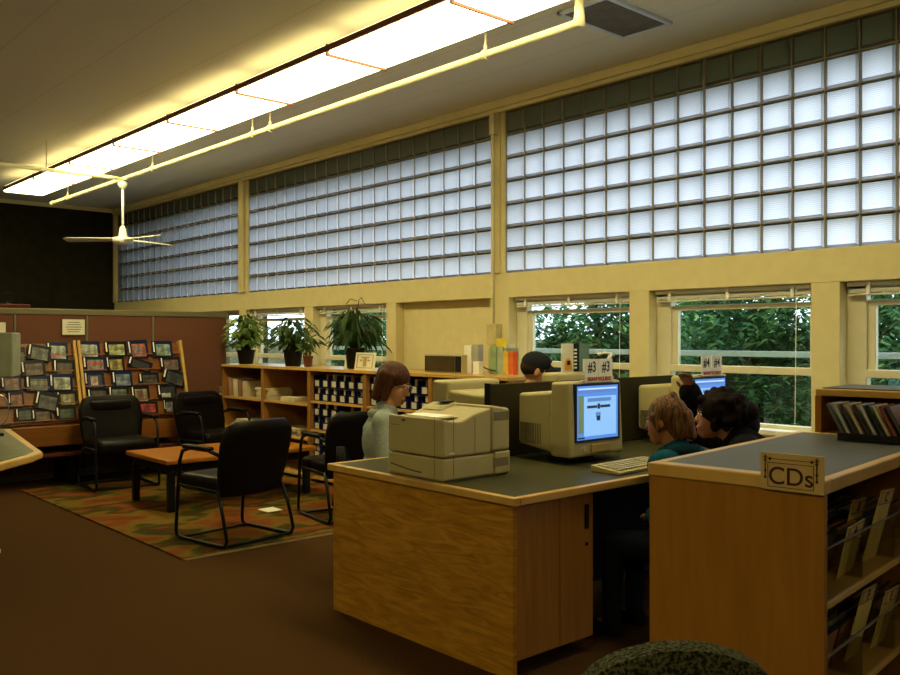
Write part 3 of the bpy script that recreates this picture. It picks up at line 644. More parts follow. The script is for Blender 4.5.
papers(297, 427, 3, .42, 0, 'lower shelf pile in the second bookcase bay', l=.36)
papers(279, 424, 2, .42, 0, 'narrow lower shelf pile in the second bay', l=.10)
for k in range(4):
    p = onx(239+4.4*k, 386, BKX+.15); T = Matrix.Translation((BKX+.16, p.y, .762)) @ Matrix.Rotation(math.radians(-14+4*k), 4, 'X')
    o = MB().box((-.12, -.016, 0), (.12, .016, .21-.012*k), T).build('magazine', plain([(.35, .2, .12), (.6, .53, .36), (.3, .14, .09), (.55, .48, .3)][k], .6), bevel=.004)
    tag(o, ['leaning brown magazine, leftmost of four on the upper bookcase shelf', 'leaning cream magazine second of the four on the bookcase shelf', 'leaning dark red magazine third of the four on the bookcase shelf', 'leaning cream magazine nearest the divider on the bookcase shelf'][k], 'magazine', 'leaning magazines in the bookcase')
# ------------------------------------------------------------------ plants
def leafy(t, c, n, R, H, sz, seed, mt, name='foliage', droop=.5, narrow=.42):
    rnd = random.Random(seed); g = MB(); st = MB()
    for i in range(n):
        a = rnd.uniform(0, 2*PI); rr_ = R*rnd.uniform(.25, 1); h = H*rnd.uniform(.25, 1)*(1-.35*(rr_/R)**2)
        tip = Vector((c[0]+rr_*math.cos(a), c[1]+rr_*math.sin(a), c[2]+h)); base_ = Vector((c[0]+.02*math.cos(a), c[1]+.02*math.sin(a), c[2]))
        mid = (tip+base_)/2 + Vector((0, 0, h*.2)); st.tube([base_, mid, tip], .0028, 5)
        d = (Vector((math.cos(a), math.sin(a), -droop*rnd.uniform(.3, 1.4)))).normalized(); s = d.cross(Vector((0, 0, 1))).normalized(); nn = s.cross(d)
        L = sz*rnd.uniform(.7, 1.25); w = L*narrow; s = (s + nn*rnd.uniform(-.5, .5)).normalized()
        P = [tip, tip+d*L*.3+s*w*.5-nn*L*.02, tip+d*L*.65+s*w*.38-nn*L*.06, tip+d*L-nn*L*.18, tip+d*L*.65-s*w*.38-nn*L*.06, tip+d*L*.3-s*w*.5-nn*L*.02]
        C1 = tip+d*L*.3+nn*L*.03; C2 = tip+d*L*.65-nn*L*.01
        V = [g.bm.verts.new(q) for q in P]+[g.bm.verts.new(C1), g.bm.verts.new(C2)]
        for f_ in ((0, 1, 6), (1, 2, 7, 6), (2, 3, 7), (3, 4, 7), (4, 5, 6, 7), (5, 0, 6)): g.bm.faces.new([V[q] for q in f_])
    f1 = g.build(name, mt, t); st.build('stems', M['plantdark'], t); return f1
def pot(t, c, r, h, m_):
    MB().lathe([(r*.72, 0), (r*.8, .01), (r, h-.02), (r*1.08, h-.02), (r*1.08, h), (r*.95, h), (r*.9, h-.03)], c, 24).build('pot', m_, t, smooth=False)
    MB().lathe([(r*.9, h-.035), (r*.9, h-.03)], c, 24).build('soil', M['soil'], t)
PXP = 4.96
p = onx(246, 362, PXP); t = empty('potted_plant', (PXP, p.y, BT2+.0005), 0, 'bushy light green plant in black pot at left end of bookcase', 'plant'); pot(t, (PXP, p.y, BT2), .10, .16, M['pot']); leafy(t, (PXP, p.y, BT2+.13), 170, .21, .47, .12, 3, M['plantleaf'])
p = onx(293, 365, PXP); t = empty('potted_plant', (PXP, p.y, BT2+.0005), 0, 'bushy green plant in black pot, second along the bookcase', 'plant'); pot(t, (PXP, p.y, BT2), .10, .17, M['pot']); leafy(t, (PXP, p.y, BT2+.14), 160, .27, .40, .12, 5, M['plantdark'], droop=.7)
p = onx(308, 366, PXP); t = empty('potted_plant', (PXP, p.y, BT2+.0005), 0, 'small pale plant in a brown pot beside the second plant', 'plant'); pot(t, (PXP, p.y, BT2), .05, .11, M['terra']); leafy(t, (PXP, p.y, BT2+.09), 16, .07, .24, .09, 8, M['plantleaf'])
p = onx(355, 368, PXP); t = empty('potted_plant', (PXP, p.y, BT2+.0005), 0, 'tall dark plant with long drooping leaves before the third window', 'plant'); pot(t, (PXP, p.y, BT2), .095, .20, M['pot']); leafy(t, (PXP, p.y, BT2+.17), 150, .24, .44, .17, 12, M['palmleaf'], droop=1.2, narrow=.18)
MB().tube([(PXP, p.y, BT2+.2), (PXP+.02, p.y, 1.6), (PXP+.02, p.y-.03, 1.77), (PXP, p.y-.10, 1.80), (PXP, p.y-.16, 1.74)], .004, 6).tube([(PXP, p.y-.03, 1.77), (PXP-.02, p.y+.05, 1.79), (PXP-.02, p.y+.12, 1.74)], .004, 6).build('tall_frond', M['plantdark'], t)
# cards on the bookcase
def stand_card(px0, px1, py0, py1, X, z, name, label, m_, ang=0, cat='card', tilt=.15):
    a = onx(px0, py1, X); b_ = onx(px1, py1, X); top = onx((px0+px1)/2, py0, X).z; c = (a+b_)/2; w = abs(a.y-b_.y)*1.25; h = top-z
    T = Matrix.Translation((c.x, c.y, z)) @ Matrix.Rotation(math.radians(-90+ang), 4, 'Z') @ Matrix.Rotation(-tilt, 4, 'X')
    t = empty(name, (c.x, c.y, z+.0005), 0, label, cat); MB().box((-w/2, 0, 0), (w/2, .006, h), T).build('board', m_, t, .002); return t, T, w, h
t, T, w, h = stand_card(356, 372, 353, 372, 4.84, BT2, 'framed_card', 'square cream framed card in front of the dark plant', M['paper'])
s = MB(); 
for q in ((.1, .1, .9, .14), (.1, .86, .9, .9), (.1, .1, .14, .9), (.86, .1, .9, .9), (.42, .2, .58, .7), (.3, .68, .7, .76), (.25, .5, .38, .6), (.62, .5, .75, .6)): s.box((w*(q[0]-.5), -.002, h*q[1]), (w*(q[2]-.5), 0, h*q[3]), T)
s.build('ornament', plain((.42, .30, .12), .6), t)
t, T, w, h = stand_card(346, 353, 350, 367, 4.90, BT2, 'small_card', 'small tilted white card left of the framed card', M['white'], 12)
MB().box((-w*.3, -.002, h*.3), (w*.2, 0, h*.7), T).build('print', plain((.2, .12, .06), .6), t)
# brown box (speaker)
a = onx(424, 365, 4.98); b_ = onx(461, 365, 4.98)
t = empty('speaker', (4.98, (a.y+b_.y)/2, BT2+.0005), 0, 'long brown cloth-fronted speaker box on the bookcase top', 'speaker')
h = onx(440, 355, 4.98).z-BT2
MB().box((4.99, b_.y, BT2), (5.18, a.y, BT2+h)).build('cabinet', plain((.45, .38, .2), .5), t, .004)
MB().box((4.98, b_.y+.09, BT2+.01), (4.99, a.y-.01, BT2+h-.012)).build('grille', M['brownbox'], t); MB().box((4.98, b_.y+.01, BT2+.01), (4.99, b_.y+.075, BT2+h-.012)).build('side_grille', M['black'], t)
# leaflets holder
def slab(name, label, px0, px1, py0, py1, X, m_, cat, th=.03, z=BT2, grp=None, ang=0):
    a = onx(px0, py1, X); b_ = onx(px1, py1, X); top = onx((px0+px1)/2, py0, X).z; c = (a+b_)/2; w = abs(a.y-b_.y)
    T = Matrix.Translation((X, c.y, z)) @ Matrix.Rotation(ang, 4, 'Z')
    o = MB().box((0, -w/2, 0), (th, w/2, top-z), T).build(name, m_, bevel=.003); return tag(o, label, cat, grp), c, w, top
slab('leaflet_box', 'white leaflet holder right of the brown speaker', 464, 471, 346, 372, 5.05, M['white'], 'holder', .06)
slab('leaflet_box', 'grey-topped leaflet holder beside the white one', 472, 478, 345, 372, 5.06, plain((.35, .34, .28), .6), 'holder', .06)
o, c, w, tp = slab('small_white_box', 'short white box in front of the leaflet holders', 473, 479, 362, 372, 4.95, M['white'], 'box', .05)
o = MB().tube([onx(478, 362, 5.2), onx(484, 368, 5.15), onx(490, 370.5, 5.1), onx(496, 371.5, 5.05)], .005, 6).build('cable', M['black'], smooth=True); tag(o, 'dark cable curling on the bookcase beside the leaflets', 'cable')
gl = [(490, 496, 347, (.26, .36, .17), 'green leaflet at the left of the leaflet rack'), (497, 503, 347, (.36, .44, .30), 'pale green leaflet second in the leaflet rack'), (503, 508, 352, (.72, .42, .06), 'yellow-orange leaflet in the middle of the rack'), (508, 513, 352, (.75, .17, .03), 'orange leaflet right of centre in the rack'), (513, 517, 352, (.55, .08, .03), 'red leaflet at the right of the rack'), (506, 516, 345, (.42, .45, .38), 'grey-green leaflet behind the orange ones')]
for i, (a_, b2, tpy, cc, l) in enumerate(gl): slab('leaflet', l, a_, b2, tpy, 373, 5.10+(.05 if i == 5 else .012*(i % 2)), plain(cc, .5, var=.2), 'leaflet', .012, grp='coloured leaflets', z=BT2)
slab('yellow_sign', 'small yellow sign above the green leaflets', 496, 506, 339, 348, 5.15, plain((.75, .55, .03), .5), 'sign', .006, z=1.33)
o = MB().box((5.135, onx(517, 350, 5.13).y-.01, BT2), (5.142, onx(489, 350, 5.13).y+.01, 1.335)).build('leaflet_rack', M['acryl']); tag(o, 'clear plastic leaflet rack on the bookcase', 'rack')
# ------------------------------------------------------------------ computer desk
DX0, DY0, DY1, DX1, DT = 2.60, 2.50, 3.86, 5.15, .76
t = empty('computer_desk', (3.9, 3.15, 0), 0, 'large oak computer desk with dark green-grey top', 'desk')
MB().box((DX0+.035, DY0+.035, DT-.03), (DX1-.035, DY1-.035, DT)).build('desktop', M['lamin'], t)
MB().box((DX0, DY0, DT-.034), (DX0+.035, DY1, DT+.001)).box((DX0+.035, DY0, DT-.034), (DX1-.035, DY0+.035, DT+.001)).box((DX0+.035, DY1-.035, DT-.034), (DX1-.035, DY1, DT+.001)).box((DX1-.035, DY0, DT-.034), (DX1, DY1, DT+.001)).build('edge_trim', M['edge'], t, .005)
MB().box((DX0+.02, DY0+.03, .0), (DX0+.045, DY1-.03, DT-.034)).build('end_panel', M['oak'], t)
MB().box((DX1-.045, DY0+.03, .0), (DX1-.02, DY1-.03, DT-.034)).build('end_panel', M['oak'], t)
MB().box((DX0+.06, 3.14, .05), (DX1-.06, 3.18, DT-.034)).build('centre_panel', M['darkfab'], t)
cx1 = onz(593, 484, DT).x
cx1 = ony(593, 560, DY0+.04).x
cb = MB().box((DX0+.046, DY0+.06, .06), (cx1, 3.12, DT-.036)).build('cupboard', M['oakv'], t)
cw = cx1-DX0-.05; mid = ony(560, 560, DY0+.04).x
d1 = MB().box((DX0+.05, DY0+.04, .07), (mid-.003, DY0+.058, DT-.045)).build('door', M['oakv'], t, .002)
d2 = MB().box((mid+.003, DY0+.04, .07), (cx1, DY0+.058, DT-.045)).build('door', M['oakv'], t, .002)
hx = ony(586, 515, DY0+.04).x; MB().box((hx-.012, DY0+.03, .56), (hx+.012, DY0+.04, .67)).build('handle', M['black'], d2, .003)
MB().lathe([(.009, 0), (.009, .004)], (0, 0, 0), 12, Matrix.Translation((hx+.003, DY0+.04, .49)) @ Matrix.Rotation(PI/2, 4, 'X')).build('lock', M['black'], d2)
# divider panel on desk
t = empty('desk_divider', (4.2, 3.43, DT+.001), 0, 'dark brown privacy panel standing along the desk behind the monitors', 'divider')
MB().box((3.357, 3.415, DT+.001), (5.1, 3.445, 1.165)).build('panel', M['divider'], t, .006)
MB().box((3.35, 3.41, DT+.001), (3.36, 3.45, 1.17)).build('end_trim', M['black'], t)
# ------------------------------------------------------------------ CRT monitors
M['scr'] = emis((.07, .20, .60), .7, 'screen_blue'); M['scrw'] = emis((.20, .40, .72), .75, 'screen_pale'); M['scrg'] = emis((.12, .17, .10), .6, 'screen_sidebar')
M['scrd'] = emis((.01, .03, .05), .6, 'screen_dark'); M['scrt'] = emis((.45, .60, .85), .7, 'screen_white'); M['scrm'] = emis((.08, .17, .42), .7, 'screen_mid')
def crt(loc, rz, label, page=None, w=.45, swl=0):
    t = empty('computer_monitor', loc, rz, label, 'monitor', 'beige tube monitors on the desk')
    def L(m_, *a, **k): return m_.build(*a, local=True, **k)
    W = w/2
    L(MB().lathe([(.13, 0), (.13, .015), (.07, .03), (.07, .045)], (0, .2, 0)), 'swivel_base', M['black'], t)
    L(MB().hexa([(-W, .01, .035), (W, .01, .035), (W*.97, .155, .035), (-W*.97, .155, .035)], [(-W*.98, .025, .43), (W*.98, .025, .43), (W*.95, .155, .425), (-W*.95, .155, .425)]), 'front_housing', M['beige'], t, bevel=.018, seg=3)
    L(MB().hexa([(-W*.92, .15, .05), (W*.92, .15, .05), (W*.80, .42, .08), (-W*.80, .42, .08)], [(-W*.92, .15, .375), (W*.92, .15, .375), (W*.80, .42, .355), (-W*.80, .42, .355)]), 'rear_housing', M['beige'], t, bevel=.02, seg=3)
    v = MB()
    for k in range(12): v.box((-W*.86-.006, .18+.018*k, .09), (-W*.86+.02, .188+.018*k, .20))
    L(v, 'side_vents', M['vent'], t)
    f_ = MB(); x1 = .172; z0, z1 = .125, .405; yf = .006
    f_.box((-x1-.012, yf, z0-.012), (x1+.012, yf+.02, z0)).box((-x1-.012, yf, z1), (x1+.012, yf+.02, z1+.012)).box((-x1-.012, yf, z0), (-x1, yf+.02, z1)).box((x1, yf, z0), (x1+.012, yf+.02, z1))
    L(f_, 'screen_rim', plain((.02, .03, .09), .4), t, bevel=.002)
    sc = L(MB().box((-x1, yf+.004, z0), (x1, yf+.014, z1)), 'screen', M['scr'] if page else M['black'], t)
    L(MB().box((-.06, .0, .055), (.09, .012, .098)), 'control_strip', plain((.38, .28, .10), .4), t, bevel=.003)
    L(MB().lathe([(.013, 0), (.013, .008)], M4=Matrix.Translation((-.11, .012, .078)) @ Matrix.Rotation(PI/2, 4, 'X'), n=16), 'power_button', M['beigel'], t)
    if page:
        def r_(x, z, X, Z, mt, nm, y=yf+.003): 
            o = MB().box((-x1+x*2*x1, y, z0+z*(z1-z0)), (-x1+X*2*x1, yf+.005, z0+Z*(z1-z0))).build(nm, mt, sc, local=True); return o
        r_(.17, .06, .95, .80, M['scrw'], 'page'); r_(.04, .12, .16, .82, M['scrg'], 'side_bar'); r_(.04, .87, .96, .92, M['scrm'], 'tool_bar'); r_(.04, .93, .96, .955, M['scrt'], 'title_bar')
        r_(.25, .70, .82, .77, M['scrm'], 'heading', yf+.002); r_(.24, .58, .48, .63, M['scrd'], 'banner_text', yf+.002); r_(.56, .58, .80, .63, M['scrd'], 'banner_text', yf+.002); r_(.49, .56, .55, .66, M['scrd'], 'banner_emblem', yf+.002)
        r_(.45, .40, .56, .50, M['scrm'], 'picture', yf+.002); r_(.47, .34, .55, .43, M['scrd'], 'picture', yf+.001)
        r_(.03, .02, .18, .05, M['scrd'], 'task_bar', yf+.002)
    return t
Z0 = DT+.0015
crt((3.69, 2.93, Z0), 0, 'beige tube monitor with lit blue screen under the number 3 sign', 1)
crt((4.81, 2.95, Z0), 0, 'beige tube monitor with lit screen under the number 4 sign', 1)
crt((3.56, 3.90, Z0-.0), PI, 'beige tube monitor seen from behind in front of the woman').scale = (1, .98, .96)
crt((4.50, 3.90, Z0), PI, 'beige tube monitor seen from behind carrying the leaflet display')
# keyboards
def keyboard(loc, rz, label):
    t = empty('keyboard', loc, rz, label, 'keyboard', 'beige keyboards on the desk')
    MB().hexa([(-.225, -.085, 0), (.225, -.085, 0), (.225, .085, 0), (-.225, .085, 0)], [(-.225, -.085, .014), (.225, -.085, .014), (.225, .085, .034), (-.225, .085, .034)]).build('case', M['beige'], t, .004, local=True)
    k = MB(); k2 = MB()
    for r in range(5):
        for c in range(19):
            if c in (13, ) : continue
            x = -.21+c*.0222; y = -.068+r*.0255; z = .014+.02*(y+.085)/.17
            (k2 if c > 13 else k).box((x, y, z), (x+.0185, y+.021, z+.009))
    k.build('letter_keys', M['beigel'], t, local=True); k2.build('side_keys', plain((.50, .44, .30), .5), t, local=True)
keyboard((3.63, 2.68, Z0), math.radians(3), 'beige keyboard before the number 3 monitor at the desk edge')
keyboard((4.75, 2.68, Z0), 0, 'beige keyboard before the number 4 monitor')
keyboard((3.45, 3.70-.02+.0, Z0), PI*.0+math.radians(0), 'x') if False else None
# signs on monitors
def signcard(cx, y, z, n, label, red=True, sc=1):
    t = empty('number_sign', (cx, y, z+.0005), 0, label, 'sign'); w, h = .235*sc, .115*sc
    for s_ in (-1, 1):
        MB().box((cx+s_*w/4-w/4+.003, y, z), (cx+s_*w/4+w/4-.003, y+.004, z+h), None).build('card', M['white'], t)
        T = Matrix.Translation((cx+s_*w/4, y-.0008, z+h*.62)) @ Matrix.Rotation(PI/2, 4, 'X')
        textmesh('number', '#'+n, .078*sc, M['black'], t, T, .0005, sx=.80)
    MB().box((cx-w/2, y+.004, z), (cx+w/2, y+.03, z+.004)).build('foot', M['white'], t)
    if red:
        MB().box((cx-w/2, y-.004, z-.008*sc), (cx+w/2, y-.001, z+.024*sc)).build('note', M['paper'], t)
        textmesh('writing', 'SIGNUP REQUIRED', .027*sc, plain((.5, .04, .015), .6), t, Matrix.Translation((cx, y-.005, z+.009*sc)) @ Matrix.Rotation(PI/2, 4, 'X'), .0006, sx=.86)
    return t
zt = Z0+.43
signcard(3.71, 2.948, zt, '3', 'white cards reading #3 #3 over red lettering on the near monitor')
signcard(4.84, 2.968, zt, '4', 'white cards reading #4 on the far monitor')
# leaflet display on back monitor
zt2 = Z0+.43
p0 = ony(562, 371, 3.83); p1 = ony(589, 371, 3.83); tz = ony(575, 344, 3.83).z
t = empty('leaflet_display', ((p0.x+p1.x)/2, 3.83, zt2), 0, 'leaflet display with a dark column on the monitor behind the cap', 'display')
w = p1.x-p0.x
MB().box((p0.x, 3.83, zt2), (p0.x+w*.42, 3.84, tz)).build('cream_leaflet', M['paper'], t, .001)
MB().box((p0.x+w*.1, 3.826, zt2+.01), (p0.x+w*.34, 3.83, zt2+.07)).ell((p0.x+w*.22, 3.828, zt2+.075), (w*.10, .002, .018)).build('orange_figure', plain((.75, .35, .03), .5), t)
MB().box((p0.x+w*.17, 3.823, zt2+.045), (p0.x+w*.27, 3.826, zt2+.075)).build('figure_face', M['black'], t)
MB().box((p0.x+w*.42, 3.828, zt2), (p0.x+w*.62, 3.84, tz)).build('dark_column', M['black'], t)
s = MB()
for k in range(6): s.box((p0.x+w*.42, 3.824, zt2+.02+.024*k), (p0.x+w*.52, 3.828, zt2+.032+.024*k))
s.build('white_marks', M['white'], t); MB().box((p0.x+w*.62, 3.83, zt2), (p1.x, 3.84, tz)).build('green_leaflet', plain((.12, .20, .15), .5), t)
p = ony(582, 372, 3.80); t = empty('number_sign', (p.x, 3.76, zt2+.0005), 0, 'small white numbered card in front of the leaflet display', 'sign')
MB().box((p.x-.035, 3.76, zt2), (p.x+.035, 3.764, zt2+.085)).build('card', M['white'], t); textmesh('number', '#2', .05, M['black'], t, Matrix.Translation((p.x, 3.7592, zt2+.05)) @ Matrix.Rotation(PI/2, 4, 'X'), .001, sx=.7)
p = ony(607, 366, 3.95); zb = DT
t = empty('document_stand', (p.x, 3.72, Z0), 0, 'slanted white stand sticking up behind the number 3 sign', 'stand')
q = ony(604, 372, 3.72); q2 = ony(611, 354, 3.72)
MB().tube([(q.x-.02, 3.72, Z0), (q.x, 3.72, q.z), q2], .013, 10).build('post', M['white'], t, smooth=True)
MB().tube([(q2.x-.11, 3.74, q2.z-.005), (q2.x-.06, 3.73, q2.z+.006), q2, (q2.x+.03, 3.72, q2.z-.012)], .009, 8).build('arm', M['white'], t, smooth=True)
MB().lathe([(.07, 0), (.07, .012), (.02, .02)], (q.x-.02, 3.72, Z0)).build('foot', M['white'], t)
# ------------------------------------------------------------------ printer
t = empty('laser_printer', (2.86, 3.16, DT+.001), 0, 'beige laser printer on the near corner of the desk', 'printer')
px0, px1, py0, py1 = 2.645, 3.06, 2.97, 3.36; z0 = DT+.001
lt = MB().box((px0, py0, z0+.008), (px1-.10, py1, z0+.105)).build('paper_tray', M['beige'], t, .008, seg=3)
MB().box((px0+.01, py0+.01, z0), (px1-.01, py1-.01, z0+.01)).build('foot_rim', M['vent'], t)
MB().box((px1-.10+.002, py0-.004, z0+.008), (px1, py1, z0+.112)).build('lower_rear', M['beige'], t, .006)
b1 = MB(); n = 8; lo = []
ux0, ux1 = px0, px1-.12
V = []
for i in range(n+1):
    q = i/n; V.append((ux0+(ux1-ux0)*q, z0+.284-.016*math.sin(PI*min(q*1.5, 1))+.034*max(0, q-.35)/.65))
ring0 = [(ux0, py0, z0+.110)]+[(x, py0, z) for x, z in V]+[(ux1, py0, z0+.110)]; ring1 = [(a_[0], py1, a_[2]) for a_ in ring0]
b1.hexa(ring0, ring1); body = b1.build('upper_body', M['beige'], t, .010, seg=3)
MB().hexa([(ux1+.002, py0-.003, z0+.116), (px1, py0-.003, z0+.116), (px1, py1, z0+.116), (ux1+.002, py1, z0+.116)], [(ux1+.002, py0-.003, z0+.33), (px1, py0-.003, z0+.31), (px1, py1, z0+.31), (ux1+.002, py1, z0+.33)]).build('rear_body', M['beige'], t, .012, seg=3)
for zz, hh in ((.27, .028), (.055, .028)):
    v = MB().box((px1-.108, py0-.005, z0+zz-.012), (px1-.012, py0-.0035, z0+zz+.028)); v.build('vent_grille', M['vent'], t)
MB().box((ux0-.001, py0+.035, z0+.265), (ux0+.30*.9, py1-.05, z0+.262)).build('x', M['paper'], t) if False else None
T = Matrix.Translation((2.72, 3.17, z0+.279))
MB().box((-.055, -.14, 0), (.07, .12, .004), T).build('output_tray', M['beigel'], t, .002)
MB().box((-.05, -.11, .004), (.065, .10, .008), T).build('printed_sheet', plain((.85, .84, .80), .7), t)
MB().hexa([(2.83, 3.20, z0+.30), (ux1, 3.20, z0+.30), (ux1, 3.34, z0+.30), (2.83, 3.34, z0+.30)], [(2.85, 3.21, z0+.315), (ux1, 3.21, z0+.335), (ux1, 3.34, z0+.335), (2.85, 3.34, z0+.315)]).build('control_panel', M['beige'], t, .003)
MB().box((2.88, 3.215, z0+.334), (ux1-.005, 3.30, z0+.338)).build('display', M['black'], t)
MB().ell((px0-.001, 3.245, z0+.262), (.002, .013, .007)).build('maker_badge', plain((.10, .07, .04), .3), t)
MB().box((px0-.0015, 3.27, z0+.236), (px0, 3.345, z0+.239)).build('model_lettering', M['vent'], t)
g = MB()
for k in range(8):
    y = py1-.02-.028*k; z_ = z0+.052-.020*math.sin(PI*k/16); g.box((px0-.0015, y-.029, z_-.003), (px0, y, z_+.003))
g.build('tray_grip', plain((.10, .08, .04), .6), lt)
MB().ell((px0+.05, py0-.002, z0+.125), (.018, .003, .008)).build('key_badge', plain((.55, .45, .22), .3, metal=.6), t)
MB().box((px0+.06, py0-.0015, z0+.02), (px0+.062, py0, z0+.28)).box((px0+.19, py0-.0015, z0+.11), (px0+.192, py0, z0+.28)).build('side_seam', M['vent'], t)
MB().box((px0-.0015, py0+.055, z0+.012), (px0, py0+.057, z0+.29)).build('front_seam', M['vent'], t)
t.location.x -= .008; t.location.y += .012; t.scale = (1.035, 1.035, 1.02)
# ------------------------------------------------------------------ task chairs
def task_chair(m_, label):
    t = empty('task_chair', (0, 0, 0), 0, label, 'chair', 'upholstered swivel chairs')
    MB().box((-.23, -.22, .40), (.23, .24, .47)).build('seat', m_, t, .04, True, seg=4, local=True)
    b_ = MB(); n = 14; rings = []
    for z, w in ((.54, .13), (.58, .185), (.66, .215), (.73, .21), (.78, .19), (.818, .16), (.842, .125), (.858, .085), (.868, .05), (.871, .02)):
        ring = []
        for i in range(n+1): x = -w+2*w*i/n; ring.append(b_.bm.verts.new((x, -.25+.9*x*x+.03, z)))
        for i in range(n, -1, -1): x = -w+2*w*i/n; ring.append(b_.bm.verts.new((x, -.25+.9*x*x-.03, z)))
        rings.append(ring)
    L = len(rings[0])
    for A, B in zip(rings, rings[1:]):
        for k in range(L): l = (k+1) % L; b_.bm.faces.new((A[k], A[l], B[l], B[k]))
    b_.bm.faces.new(rings[0][::-1]); b_.bm.faces.new(rings[-1]); b_.build('backrest', m_, t, .01, True, seg=3, local=True)
    MB().tube([(0, -.27, .66), (0, -.30, .5), (0, -.22, .39), (0, 0, .385)], .018, 8).build('back_support', M['black'], t, smooth=True, local=True)
    MB().tube([(0, 0, .1), (0, 0, .40)], .028, 12).build('column', M['bmetal'], t, smooth=True, local=True)
    for k in range(5):
        a = 2*PI*k/5; MB().tube([(.02*math.cos(a), .02*math.sin(a), .11), (.27*math.cos(a), .27*math.sin(a), .065)], [.022, .015], 8).build('leg', M['black'], t, smooth=True, local=True)
        MB().ell((.27*math.cos(a), .27*math.sin(a), .028), (.022, .022, .028), n=12).build('caster', M['black'], t, smooth=True, local=True)
    return t
fc = task_chair(M['speck'], 'speckled green-black chair back in the bottom foreground')
p = ond(685, 664, 1.66); fdir = Vector((FX, FY, 0)); q = p + fdir*.27; fc.location = (q.x, q.y, 0); fc.rotation_euler.z = -math.atan2(FX, FY); fc.scale = (1, 1, .955)
# chairs for people
def chair_for(x, y, rz, label):
    o = copy_tree(fc); o.location = (x, y, 0); o.rotation_euler.z = rz; o['label'] = label
    for c in COL.objects:
        if c.parent == o and c.name.split('.')[0] in ('seat', 'backrest'):
            c.data = DK[c.name.split('.')[0]]
    return o
DK = {}
for c in list(COL.objects):
    if c.parent == fc and c.name.split('.')[0] in ('seat', 'backrest') :
        d = c.data.copy(); d.materials.clear(); d.materials.append(M['darkfab']); DK[c.name.split('.')[0]] = d
